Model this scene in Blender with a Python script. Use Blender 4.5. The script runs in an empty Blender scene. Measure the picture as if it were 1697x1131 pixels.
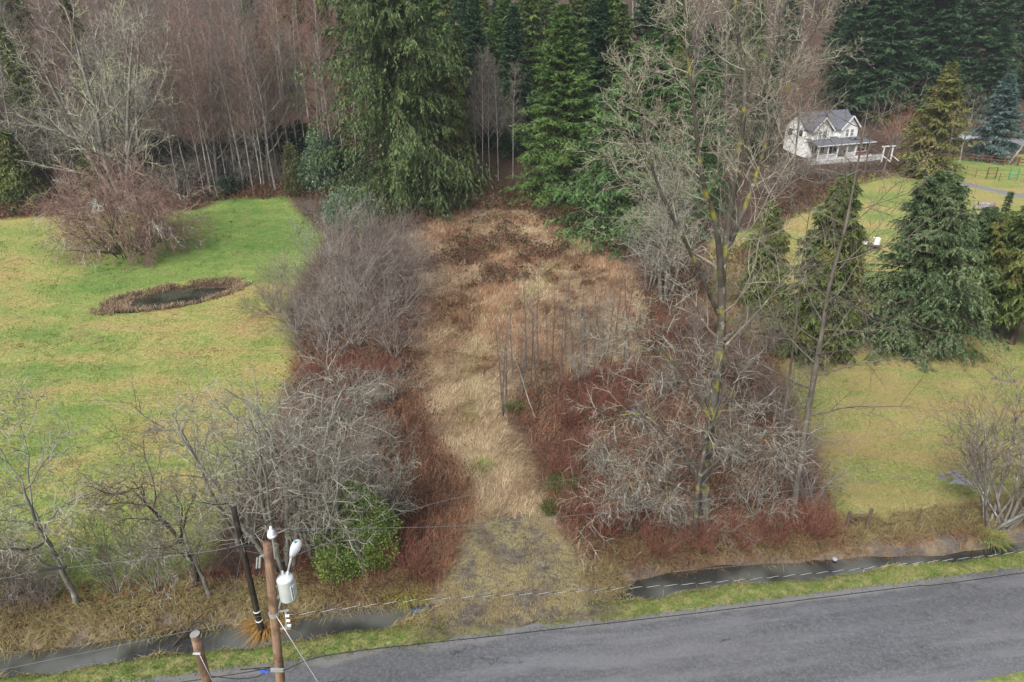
import bpy, math, random
import numpy as np
from math import radians, sin, cos, pi, sqrt

sc = bpy.context.scene
COL = sc.collection
# ------------------------------------------------------------------ camera
CAM_H, PITCH, FPX, CX, CY = 25.0, radians(24.0), 1131.0, 848.5, 565.5
cd = bpy.data.cameras.new('camera')
cam = bpy.data.objects.new('camera', cd)
COL.objects.link(cam)
cam.location = (0, 0, CAM_H)
cam.rotation_euler = (pi / 2 - PITCH, 0, 0)
cd.sensor_width = 36.0
cd.lens = 36.0 * FPX / 1697.0
cd.clip_start = 0.5
cd.clip_end = 3000.0
sc.camera = cam
# ------------------------------------------------------------------ sky and sun (overcast)
SUN_EL, SUN_AZ = radians(48), radians(-150)      # azimuth measured from +Y towards +X: behind and left of the camera
w = bpy.data.worlds.new('World')
sc.world = w
w.use_nodes = True
wn = w.node_tree
bg = wn.nodes['Background']
sky = wn.nodes.new('ShaderNodeTexSky')
sky.sky_type = 'NISHITA'
sky.sun_disc = False
sky.sun_elevation = SUN_EL
sky.sun_rotation = SUN_AZ
sky.air_density = 1.0
sky.dust_density = 4.0
sky.ozone_density = 1.0
hs = wn.nodes.new('ShaderNodeHueSaturation')      # cloud cover greys the sky
hs.inputs['Saturation'].default_value = 0.48
wn.links.new(sky.outputs[0], hs.inputs['Color'])
wn.links.new(hs.outputs[0], bg.inputs['Color'])
bg.inputs['Strength'].default_value = 0.10
sd = bpy.data.lights.new('sun', 'SUN')
sd.energy = 1.5
sd.angle = radians(14)
sd.color = (1.0, 0.995, 0.98)
sun = bpy.data.objects.new('sun', sd)
COL.objects.link(sun)
sun.rotation_euler = (pi / 2 - SUN_EL, 0, -SUN_AZ + pi)
sun.location = (0, 0, 200)
sc.view_settings.view_transform = 'Standard'
sc.view_settings.look = 'None'
sc.view_settings.gamma = 1.0
sc.view_settings.use_curve_mapping = False
sc.view_settings.exposure = 1.18
sc.render.engine = 'CYCLES'
sc.cycles.max_bounces = 5
sc.cycles.diffuse_bounces = 2
sc.cycles.transparent_max_bounces = 4

# ------------------------------------------------------------------ helpers: place
RA = radians(9.1)
RC, RS, RY0 = cos(RA), sin(RA), 23.35            # the road runs along this frame: s along it, n across it, away from the camera
def road_sn(x, y):
    return x * RC + (y - RY0) * RS, -x * RS + (y - RY0) * RC
def road_xy(s, n):
    return s * RC - n * RS, RY0 + s * RS + n * RC
def sstep(a, b, x):
    t = np.clip((np.asarray(x, float) - a) / (b - a), 0, 1)
    return t * t * (3 - 2 * t)
POND = (-34.6, 65.9, radians(30), 6.0, 2.6)
def pond_q(x, y):
    px, py, pa, ax, ay = POND
    dx, dy = x - px, y - py
    a = (dx * cos(pa) + dy * sin(pa)) / ax
    b = (-dx * sin(pa) + dy * cos(pa)) / ay
    return np.sqrt(a * a + b * b + 0.10 * np.sin(3 * a + 1) * b)
def forest_line(x):
    x = np.asarray(x, float)
    return 97 + 42 * sstep(25, 62, x) + 6 * np.exp(-((x - 0) / 12.0) ** 2)
def ditch_width(s):
    return 1.0 - 0.42 * sstep(14, 24, s)
def ground_z(x, y):
    x = np.asarray(x, float); y = np.asarray(y, float)
    s, n = road_sn(x, y)
    z = 4.6 * sstep(45, 125, y) + 0.5 * sstep(20, 60, x) * sstep(40, 70, y)
    d = y - forest_line(x)
    hill = 0.36 * (np.sqrt(d * d + 60) + d) / 2
    z = z + 150 * (1 - np.exp(-hill / 150)) * sstep(-30, 10, d)
    drive = sstep(-5.6, -3.4, s + .5 * np.sin(n * 1.7) + .3 * np.sin(n * 5)) * (1 - sstep(3.2, 6.8, s + .9 * np.sin(n * 1.3 + 1) + .35 * np.sin(n * 4.3)))
    wf = ditch_width(s)
    c0 = 2.25 - 0.55 * sstep(12, 24, s) + 0.12 * np.sin(s * 0.7) + 0.06 * np.sin(s * 2.3)
    q = np.abs(n - c0)
    dd = 1 - sstep(0.45 * wf, 1.35 * wf, q)
    z = z - 0.95 * dd * (1 - drive)
    z = z - 0.06 * sstep(0.0, 1.0, n) * (1 - sstep(30, 60, y))
    rough = sstep(3.5, 6.5, n) * (1 - 0.5 * sstep(80, 120, y))
    z = z + rough * (0.07 * np.sin(x * 0.9 + 1.3 * np.sin(y * 0.31)) * np.sin(y * 0.8 + x * 0.17) + 0.03 * np.sin(x * 2.9 + y * 1.7) * np.sin(y * 2.4 - x))
    z = z - 0.02 * sstep(-5.0, -6.5, n) * 1.0
    pq = pond_q(x, y)
    z = z - 0.75 * (1 - sstep(0.75, 1.15, pq))
    return z
def ray(u, v):
    dx = (np.asarray(u, float) - CX) / FPX; dy = (np.asarray(v, float) - CY) / FPX
    return dx, cos(PITCH) - dy * sin(PITCH), -sin(PITCH) - dy * cos(PITCH)
def gxy(u, v):
    dx, dY, dz = ray(u, v)
    dz = np.minimum(dz, -0.02)
    t = (CAM_H - 1.0) / -dz
    for _ in range(25):
        z = ground_z(dx * t, dY * t)
        t = 0.5 * t + 0.5 * np.clip((CAM_H - z) / -dz, 1, 400)
    return dx * t, dY * t
def at(u, v):
    x, y = gxy(u, v)
    return np.array([float(x), float(y), float(ground_z(x, y))])
def z_at(y, v):
    """height at forward distance y that a sight line through row v meets"""
    k = (v - CY) / FPX
    c, s = cos(PITCH), sin(PITCH)
    return CAM_H + y * (k * c + s) / (k * s - c)
def pt(u, v, y):
    """point on the sight line through (u, v) at forward distance y"""
    dx, dY, dz = ray(u, v)
    t = y / dY
    return np.array([float(dx * t), float(y), CAM_H + float(dz * t)])
def world_poly(pts):
    a = np.array(pts, float)
    x, y = gxy(a[:, 0], a[:, 1])
    return np.stack([x, y], 1)
def poly_sd(P, x, y):
    """signed distance in metres, positive inside"""
    x = np.asarray(x, float).ravel(); y = np.asarray(y, float).ravel()
    best = np.full(x.shape, 1e9); ins = np.zeros(x.shape, bool)
    for i in range(len(P)):
        ax, ay = P[i - 1]; bx, by = P[i]
        ex, ey = bx - ax, by - ay
        t = np.clip(((x - ax) * ex + (y - ay) * ey) / (ex * ex + ey * ey + 1e-9), 0, 1)
        best = np.minimum(best, np.hypot(x - ax - t * ex, y - ay - t * ey))
        c = ((ay > y) != (by > y)) & (x < ex * (y - ay) / (ey + 1e-12) + ax)
        ins ^= c
    return np.where(ins, best, -best)
def fbm(x, y, seed=0, sc_=1.0):
    r = np.random.RandomState(seed); o = 0
    for k in range(7):
        a = r.uniform(0, 2 * pi); f = sc_ * 1.45 ** k * r.uniform(.8, 1.2); p = r.uniform(0, 6.3)
        o = o + np.sin((x * cos(a) + y * sin(a)) * f + p + 1.3 * np.sin((x * sin(a) - y * cos(a)) * f * .7 + p)) / 1.25 ** k
    return o / 3.0
def scatter_px(rng, poly, n):
    """n ground points inside a ground polygon, thinning with distance from the lane"""
    a = np.array(poly, float); lo, hi = a.min(0), a.max(0)
    out = np.zeros((0, 2))
    while len(out) < n:
        p = rng.uniform(lo, hi, (n * 3, 2))
        out = np.concatenate([out, p[poly_sd(a, p[:, 0], p[:, 1]) > 0]])
    out = out[:n]
    return gxy(out[:, 0], out[:, 1])

# ------------------------------------------------------------------ helpers: objects and meshes
def tag(o, label=None, cat=None, group=None, kind=None):
    if label: o['label'] = label
    if cat: o['category'] = cat
    if group: o['group'] = group
    if kind: o['kind'] = kind
    return o
def thing(name, label, cat, loc=(0, 0, 0), rz=0.0, group=None, scale=1.0):
    o = bpy.data.objects.new(name, None)
    COL.objects.link(o)
    o.empty_display_size = 0.3
    o.location = loc; o.rotation_euler = (0, 0, rz)
    o.scale = (scale,) * 3 if np.isscalar(scale) else scale
    return tag(o, label, cat, group)
class Buf:
    def __init__(self):
        self.V = []; self.Q = []; self.T = []; self.A = []; self.n = 0
    def add(self, V, Q=None, T=None, var=None):
        V = np.asarray(V, float).reshape(-1, 3)
        if Q is not None and len(Q): self.Q.append(np.asarray(Q, np.int64).reshape(-1, 4) + self.n)
        if T is not None and len(T): self.T.append(np.asarray(T, np.int64).reshape(-1, 3) + self.n)
        self.V.append(V)
        self.A.append(np.full(len(V), 0.5) if var is None else np.asarray(var, float).ravel())
        self.n += len(V)
        return self
    def box(self, x0, x1, y0, y1, z0, z1, M=None, jit=0.0):
        V = np.array([[x, y, z] for z in (z0, z1) for y in (y0, y1) for x in (x0, x1)], float)
        if jit: V = V + np.random.RandomState(self.n).uniform(-jit, jit, V.shape)
        if M is not None: V = V @ M[:3, :3].T + M[:3, 3]
        return self.add(V, [[0, 2, 3, 1], [4, 5, 7, 6], [0, 1, 5, 4], [2, 6, 7, 3], [0, 4, 6, 2], [1, 3, 7, 5]])
    def prism(self, pts, d):
        """polygon (list of 3D points) extruded by the vector d"""
        p = np.asarray(pts, float); k = len(p)
        V = np.concatenate([p, p + np.asarray(d, float)])
        T = [[0, i + 1, i] for i in range(1, k - 1)] + [[k, k + i, k + i + 1] for i in range(1, k - 1)]
        Q = [[i, (i + 1) % k, k + (i + 1) % k, k + i] for i in range(k)]
        return self.add(V, Q, T)
    def bar(self, a, b, r, m=6, r2=None):
        a = np.asarray(a, float); b = np.asarray(b, float)
        P = np.stack([a, b])[None]; R = np.array([[r, r if r2 is None else r2]])
        return self.tube(P, R, m, closed=True)
    def beam(self, a, b, wx, wz):
        """rectangular timber from a to b"""
        a = np.asarray(a, float); b = np.asarray(b, float); t = b - a; t = t / np.linalg.norm(t)
        up = np.array([0, 0, 1.0]) if abs(t[2]) < .9 else np.array([0, 1.0, 0])
        s = np.cross(t, up); s /= np.linalg.norm(s); u = np.cross(s, t)
        V = [p + s * i * wx / 2 + u * j * wz / 2 for p in (a, b) for j in (-1, 1) for i in (-1, 1)]
        return self.add(V, [[0, 2, 3, 1], [4, 5, 7, 6], [0, 1, 5, 4], [2, 6, 7, 3], [0, 4, 6, 2], [1, 3, 7, 5]])
    def tube(self, P, R, m=3, closed=False, var=None):
        N, S, _ = P.shape
        if N == 0: return self
        T = np.gradient(P, axis=1); T /= np.linalg.norm(T, axis=2, keepdims=True) + 1e-12
        mean = P[:, -1] - P[:, 0]
        ref = np.where((np.abs(mean[:, 2]) > 0.75 * np.linalg.norm(mean, axis=1))[:, None], np.array([[1.0, 0.13, 0]]), np.array([[0.05, 0.1, 1.0]]))[:, None, :]
        A = np.cross(T, np.broadcast_to(ref, T.shape)); A /= np.linalg.norm(A, axis=2, keepdims=True) + 1e-12
        B = np.cross(T, A)
        if var is None: var = np.full(N, .5)
        if closed:
            ang = 2 * pi * np.arange(m) / m
            V = P[:, :, None] + R[:, :, None, None] * (np.cos(ang)[:, None] * A[:, :, None] + np.sin(ang)[:, None] * B[:, :, None])
            V = V.reshape(N, S * m, 3)
            V = np.concatenate([V, P[:, :1], P[:, -1:]], 1); per = S * m + 2
            i = np.arange(m); j = (i + 1) % m
            q = np.concatenate([np.stack([k * m + i, k * m + j, (k + 1) * m + j, (k + 1) * m + i], 1) for k in range(S - 1)])
            t = np.concatenate([np.stack([j, i, np.full(m, S * m)], 1), np.stack([(S - 1) * m + i, (S - 1) * m + j, np.full(m, S * m + 1)], 1)])
        else:
            ang = 2 * pi * np.arange(m) / m
            V = P[:, :-1, None] + R[:, :-1, None, None] * (np.cos(ang)[:, None] * A[:, :-1, None] + np.sin(ang)[:, None] * B[:, :-1, None])
            V = np.concatenate([V.reshape(N, (S - 1) * m, 3), P[:, -1:]], 1); per = (S - 1) * m + 1
            i = np.arange(m); j = (i + 1) % m
            q = np.concatenate([np.stack([k * m + i, k * m + j, (k + 1) * m + j, (k + 1) * m + i], 1) for k in range(S - 2)]) if S > 2 else np.zeros((0, 4), int)
            t = np.stack([(S - 2) * m + i, (S - 2) * m + j, np.full(m, (S - 1) * m)], 1)
        off = (np.arange(N) * per)[:, None, None]
        return self.add(V.reshape(-1, 3), (q[None] + off).reshape(-1, 4), (t[None] + off).reshape(-1, 3), np.repeat(var, per))
    def blades(self, P, D, W, var):
        """leaf-like diamonds: base P, direction*length D, half-width vector W"""
        N = len(P)
        V = np.stack([P, P + D * .45 + W, P + D, P + D * .45 - W], 1)
        q = np.arange(N * 4).reshape(N, 4)
        return self.add(V.reshape(-1, 3), q, None, np.repeat(var, 4))
    def needles(self, P, D, W, var):
        """single tapering triangles"""
        N = len(P)
        V = np.stack([P - W, P + W, P + D], 1)
        return self.add(V.reshape(-1, 3), None, np.arange(N * 3).reshape(N, 3), np.repeat(var, 3))
    def grass(self, P, D, W, bend, var):
        """bent blades: three triangles each"""
        N = len(P)
        mid = P + D * .55
        tip = P + D + bend
        V = np.stack([P - W, P + W, mid - W * .8, mid + W * .8, tip], 1)
        o = (np.arange(N) * 5)[:, None]
        q = np.array([[0, 1, 3, 2]]) + o; t = np.array([[2, 3, 4]]) + o
        return self.add(V.reshape(-1, 3), q, t, np.repeat(var, 5))
    def mesh(self, name, mat, smooth=False):
        me = bpy.data.meshes.new(name)
        V = np.concatenate(self.V)
        Q = np.concatenate(self.Q) if self.Q else np.zeros((0, 4), int)
        T = np.concatenate(self.T) if self.T else np.zeros((0, 3), int)
        me.vertices.add(len(V)); me.vertices.foreach_set('co', V.astype(np.float32).ravel())
        L = np.concatenate([Q.ravel(), T.ravel()]).astype(np.int32)
        me.loops.add(len(L)); me.loops.foreach_set('vertex_index', L)
        npoly = len(Q) + len(T)
        me.polygons.add(npoly)
        st = np.concatenate([np.arange(len(Q)) * 4, len(Q) * 4 + np.arange(len(T)) * 3]).astype(np.int32)
        me.polygons.foreach_set('loop_start', st)
        me.polygons.foreach_set('use_smooth', np.full(npoly, bool(smooth)))
        a = me.attributes.new('var', 'FLOAT', 'POINT')
        a.data.foreach_set('value', np.concatenate(self.A).astype(np.float32))
        me.update(calc_edges=True)
        me.materials.append(mat)
        return me
def link(name, me, parent=None, loc=None):
    o = bpy.data.objects.new(name, me)
    COL.objects.link(o)
    if parent is not None: o.parent = parent
    if loc is not None: o.location = loc
    return o
def part(name, buf, mat, parent=None, smooth=False):
    return link(name, buf.mesh(name, mat, smooth), parent)

# ------------------------------------------------------------------ helpers: materials
class NT:
    def __init__(self, name):
        self.m = bpy.data.materials.new(name); self.m.use_nodes = True
        self.t = self.m.node_tree
        self.bsdf = self.t.nodes['Principled BSDF']; self.out = self.t.nodes['Material Output']
    def n(self, kind, _p=None, **inp):
        nd = self.t.nodes.new('ShaderNode' + kind)
        for k, v in (_p or {}).items(): setattr(nd, k, v)
        for k, v in inp.items():
            k = k.replace('_', ' ')
            self.set(nd.inputs[int(k[1:])] if k[0] == 'i' and k[1:].isdigit() else nd.inputs[k], v)
        return nd
    def set(self, sock, v):
        if isinstance(v, bpy.types.NodeSocket): self.t.links.new(v, sock)
        elif isinstance(v, bpy.types.Node): self.t.links.new(v.outputs[0], sock)
        else: sock.default_value = v if not (isinstance(v, tuple) and len(v) == 3 and sock.type == 'RGBA') else v + (1,)
    def pos(self): return self.n('NewGeometry').outputs['Position']
    def obj(self): return self.n('TexCoord').outputs['Object']
    def attr(self, nm): return self.n('Attribute', {'attribute_name': nm}).outputs['Fac']
    def noise(self, vec, scale, detail=4, rough=.55, stretch=None):
        if stretch is not None:
            vec = self.n('Mapping', None, Vector=vec, Scale=stretch).outputs[0]
        return self.n('TexNoise', None, Vector=vec, Scale=scale, Detail=float(detail), Roughness=rough).outputs['Fac']
    def math(self, op, a, b=0.0, clamp=False):
        return self.n('Math', {'operation': op, 'use_clamp': clamp}, i0=a, i1=b).outputs[0]
    def rng(self, v, a, b, c=0.0, d=1.0, smooth=True):
        return self.n('MapRange', {'interpolation_type': 'SMOOTHSTEP' if smooth else 'LINEAR'}, Value=v, From_Min=a, From_Max=b, To_Min=c, To_Max=d).outputs[0]
    def mix(self, f, a, b):
        nd = self.t.nodes.new('ShaderNodeMix'); nd.data_type = 'RGBA'; nd.clamp_factor = True
        self.set(nd.inputs[0], f); self.set(nd.inputs[6], a); self.set(nd.inputs[7], b)
        return nd.outputs[2]
    def ramp(self, f, stops):
        nd = self.t.nodes.new('ShaderNodeValToRGB'); e = nd.color_ramp.elements
        while len(e) < len(stops): e.new(0.5)
        for i, (p, c) in enumerate(stops): e[i].position = p; e[i].color = c + (1,)
        self.set(nd.inputs[0], f)
        return nd.outputs[0]
    def bump(self, h, strength=.3, dist=.1):
        self.set(self.bsdf.inputs['Normal'], self.n('Bump', None, Height=h, Strength=strength, Distance=dist))
    def base(self, c, rough=.8, spec=.3):
        self.set(self.bsdf.inputs['Base Color'], c)
        self.set(self.bsdf.inputs['Roughness'], rough)
        self.set(self.bsdf.inputs['Specular IOR Level'], spec)
        return self.m
def flat_mat(name, col, rough=.6, amt=.25, scale=6.0, spec=.3, metal=0.0):
    t = NT(name); p = t.obj()
    f = t.noise(p, scale, 5)
    c = t.mix(f, tuple(x * (1 - amt) for x in col), tuple(min(1, x * (1 + amt)) for x in col))
    t.bump(f, .15, .02)
    t.bsdf.inputs['Metallic'].default_value = metal
    return t.base(c, rough, spec)
def bark_mat(name, a, b, moss=None, moss_amt=.0, lichen=None, lichen_amt=0.0, scale=3.0):
    t = NT(name); p = t.pos()
    f = t.noise(p, scale, 6, .65, (1, 1, .35))
    c = t.mix(t.rng(f, .3, .7), a, b)
    if lichen:
        c = t.mix(t.rng(t.noise(p, 2.3, 5, .6), .62 - lichen_amt, .78 - lichen_amt), c, lichen)
    if moss:
        c = t.mix(t.rng(t.noise(p, 1.1, 5, .6), .66 - moss_amt, .8 - moss_amt), c, moss)
    t.bump(f, .6, .05)
    return t.base(c, .85, .2)
def twig_mat(name, a, b, lichen=None, amt=.0, ls=.9):
    t = NT(name); p = t.pos()
    f = t.math('ADD', t.math('MULTIPLY', t.attr('var'), .55), t.math('MULTIPLY', t.noise(p, .7, 3), .45))
    c = t.mix(t.rng(f, .25, .75), a, b)
    if lichen:
        c = t.mix(t.rng(t.noise(p, ls, 4, .6), .66 - amt, .8 - amt), c, lichen)
    return t.base(c, .85, .15)
def leaf_mat(name, dark, mid, light, scale=.5, rough=.55, trans=.2, spec=.3, tint=None):
    t = NT(name); p = t.pos()
    f = t.math('ADD', t.math('MULTIPLY', t.attr('var'), .5), t.math('MULTIPLY', t.noise(p, scale, 4), .5))
    r = t.n('ObjectInfo').outputs['Random']
    c = t.ramp(t.math('ADD', f, t.math('MULTIPLY', t.math('SUBTRACT', r, .5), .12)), [(.25, dark), (.5, mid), (.75, light)])
    if tint:
        c = t.mix(t.rng(t.noise(p, scale * .55, 3), .5, .68), c, tint)
    t.base(c, rough, spec)
    tr = t.n('BsdfTranslucent', None, Color=c)
    mx = t.n('MixShader', None, Fac=trans, i1=t.bsdf.outputs[0], i2=tr.outputs[0])
    t.t.links.new(mx.outputs[0], t.out.inputs['Surface'])
    return t.m

# ------------------------------------------------------------------ zones of the ground
LAWN_L = world_poly([(-420, 372), (0, 363), (120, 352), (330, 348), (362, 330), (475, 326), (535, 392), (505, 450), (470, 520), (490, 600), (460, 680), (425, 740), (380, 820), (350, 900), (310, 985), (150, 1015), (0, 1035), (-420, 1080)])
LAWN_R = world_poly([(1175, 395), (1290, 372), (1400, 296), (1480, 280), (1560, 258), (1697, 256), (2000, 262), (2000, 850), (1697, 872), (1500, 880), (1395, 868), (1365, 780), (1320, 700), (1290, 600), (1180, 520)])
MEADOW = world_poly([(690, 350), (800, 320), (900, 335), (960, 385), (1040, 430), (1070, 520), (1060, 590), (950, 620), (850, 650), (835, 700), (880, 760), (910, 850), (960, 930), (1040, 985), (690, 1030), (735, 905), (785, 820), (735, 730), (690, 640), (700, 520), (680, 430), (640, 380)])
DRIVE = world_poly([(775, 865), (860, 845), (930, 880), (1005, 950), (1045, 985), (1010, 1020), (880, 1045), (700, 1055), (690, 1030), (735, 955)])
GREEN_L = world_poly([(120, 470), (330, 350), (370, 326), (480, 322), (540, 400), (430, 460), (330, 440), (200, 500)])
TRACK = world_poly([(775, 610), (795, 520), (885, 470), (905, 440), (925, 440), (900, 480), (815, 530), (800, 610), (795, 700), (770, 700)])

LITTER = world_poly([(1285, 550), (1380, 540), (1440, 560), (1480, 592), (1535, 588), (1580, 548), (1640, 562), (1697, 572), (1697, 545), (1600, 515), (1480, 520), (1330, 520)])   # needle litter under the yard trees
TD = NT('ground_soil')
def build_ground_material():
    t = TD; p = t.pos()
    big = t.noise(p, .055, 4, .6); mid = t.noise(p, .33, 5, .6, (.45, 1, 1)); fine = t.noise(p, 2.6, 6, .7); grit = t.noise(p, 11.0, 4, .7)
    wob = t.math('MULTIPLY', t.math('SUBTRACT', t.noise(p, .5, 5, .65), .5), 5.0)
    def zone(nm, soft, amp=1.0):
        return t.rng(t.math('ADD', t.attr(nm), t.math('MULTIPLY', wob, amp)), -soft, soft)
    fm = t.math('ADD', t.math('MULTIPLY', fine, .6), t.math('MULTIPLY', grit, .4))
    # wood floor: leaf litter
    litter = t.ramp(fm, [(.35, (.022, .014, .010)), (.5, (.06, .036, .024)), (.65, (.14, .085, .055))])
    # mown grass: green to straw
    lf = t.math('ADD', t.math('ADD', t.math('MULTIPLY', big, .5), t.math('MULTIPLY', mid, .62)), t.math('MULTIPLY', fine, .42))
    lf = t.math('SUBTRACT', lf, t.math('MULTIPLY', zone('d_green', 6, .6), .2))
    lawn = t.ramp(lf, [(.52, (.08, .175, .03)), (.66, (.145, .24, .045)), (.75, (.245, .28, .072)), (.81, (.34, .30, .098)), (.91, (.39, .255, .115))])
    lawn = t.mix(t.rng(t.noise(p, .9, 6, .75), .42, .62, .0, .55), lawn, t.mix(.6, lawn, (.33, .28, .11)))
    lawn = t.mix(t.rng(t.noise(p, 5.0, 5, .85), .40, .58, .7, 0), lawn, (.055, .08, .02))
    lawn = t.mix(t.rng(t.noise(p, .42, 6, .75, (.5, 1, 1)), .56, .66, 0, .55), lawn, (.15, .12, .06))
    lawn_r = t.mix(t.rng(mid, .36, .62, .1, .7), lawn, (.25, .195, .08))
    lawn = t.mix(t.rng(t.n('SeparateXYZ', None, Vector=p).outputs[0], 2, 10), lawn, t.mix(t.rng(t.n('SeparateXYZ', None, Vector=p).outputs[1], 55, 85), lawn_r, lawn))
    # standing puddle mud in the mown grass
    # dead grass
    tan = t.ramp(t.math('ADD', t.math('MULTIPLY', fm, .7), t.math('MULTIPLY', mid, .3)), [(.38, (.10, .062, .036)), (.5, (.24, .17, .10)), (.62, (.38, .295, .18))])
    tan = t.mix(t.rng(t.noise(p, .22, 6, .7), .46, .58, 0, .85), tan, t.mix(fine, (.11, .06, .035), (.27, .16, .09)))
    tan = t.mix(zone('d_track', 1.0, .25), tan, t.mix(.5, tan, (.14, .18, .035)))
    mud = t.ramp(fm, [(.36, (.04, .032, .027)), (.5, (.09, .073, .06)), (.64, (.17, .145, .118))])
    drv = t.mix(t.rng(t.noise(p, 6.5, 7, .85), .43, .57), mud, t.mix(grit, (.14, .13, .045), (.34, .29, .14)))
    drv = t.mix(t.rng(t.noise(p, .55, 7, .75), .44, .54, 0, .9), drv, mud)
    c = t.mix(zone('d_mead', 1.2, .5), litter, tan)
    c = t.mix(zone('d_lawn', 1.0, .35), c, lawn)
    c = t.mix(zone('d_drive', 1.0, .6), c, drv)
    rn = t.attr('rn')
    verge = t.mix(t.rng(t.noise(p, 1.6, 6, .75), .40, .60), (.12, .18, .04), (.27, .245, .10))
    verge = t.mix(t.rng(grit, .4, .7, 0, .55), verge, (.05, .065, .018))
    va = t.math('MULTIPLY', t.rng(t.math('ADD', rn, t.math('MULTIPLY', wob, .1)), 1.35, 1.0), t.rng(t.math('ADD', t.attr('d_drive'), t.math('MULTIPLY', wob, .5)), .5, -.8))
    c = t.mix(va, c, verge)
    bank = t.math('MULTIPLY', t.rng(rn, 1.15, 1.6), t.rng(t.math('ADD', rn, t.math('MULTIPLY', wob, .22)), 4.6, 3.6))
    bankc = t.mix(t.rng(t.noise(p, .9, 6, .7), .40, .58), t.mix(fm, (.055, .046, .04), (.15, .128, .112)), t.mix(fm, (.11, .08, .045), (.27, .205, .12)))
    c = t.mix(t.math('MULTIPLY', bank, t.rng(t.attr('d_drive'), .6, -.6)), c, bankc)
    # hillside under the trees
    t.bump(t.math('ADD', fine, t.math('MULTIPLY', grit, .5)), .55, .12)
    return t.base(c, t.rng(big, .3, .7, .75, .95), .25)
build_ground_material()

def build_ground():
    xs = np.concatenate([np.arange(-420, -120, 12), np.arange(-120, -60, 2.0), np.arange(-60, -32, .9), np.arange(-32, 34, .66), np.arange(34, 75, .9), np.arange(75, 140, 2.0), np.arange(140, 460, 12)])
    ys = np.concatenate([np.arange(-60, 8, 8), np.arange(8, 20, 1.5), np.arange(20, 33, .27), np.arange(33, 60, .6), np.arange(60, 130, 1.2), np.arange(130, 240, 4), np.arange(240, 700, 15)])
    X, Y = np.meshgrid(xs, ys)
    Z = ground_z(X, Y)
    s, n = road_sn(X, Y)
    Z = np.where((n < 0) & (n > -5.7), Z - 0.05, Z)
    nx, ny = len(xs), len(ys)
    i = np.arange(nx * ny).reshape(ny, nx)
    Q = np.stack([i[:-1, :-1], i[:-1, 1:], i[1:, 1:], i[1:, :-1]], -1).reshape(-1, 4)
    b = Buf().add(np.stack([X, Y, Z], -1).reshape(-1, 3), Q)
    o = part('ground', b, TD.m, smooth=True)
    o['kind'] = 'structure'
    dl = np.maximum(poly_sd(LAWN_L, X, Y), poly_sd(LAWN_R, X, Y))
    dl = np.minimum(dl, (pond_q(X, Y).ravel() - 1.12) * 9)
    dl = np.minimum(dl, .5 - poly_sd(LITTER, X, Y))
    for nm, d in (('d_lawn', dl), ('d_mead', poly_sd(MEADOW, X, Y)), ('d_drive', poly_sd(DRIVE, X, Y)), ('d_green', poly_sd(GREEN_L, X, Y)), ('d_track', poly_sd(TRACK, X, Y)), ('rn', n.ravel())):
        a = o.data.attributes.new(nm, 'FLOAT', 'POINT')
        a.data.foreach_set('value', np.clip(d, -60, 60).astype(np.float32).ravel())
    return o
build_ground()

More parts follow.
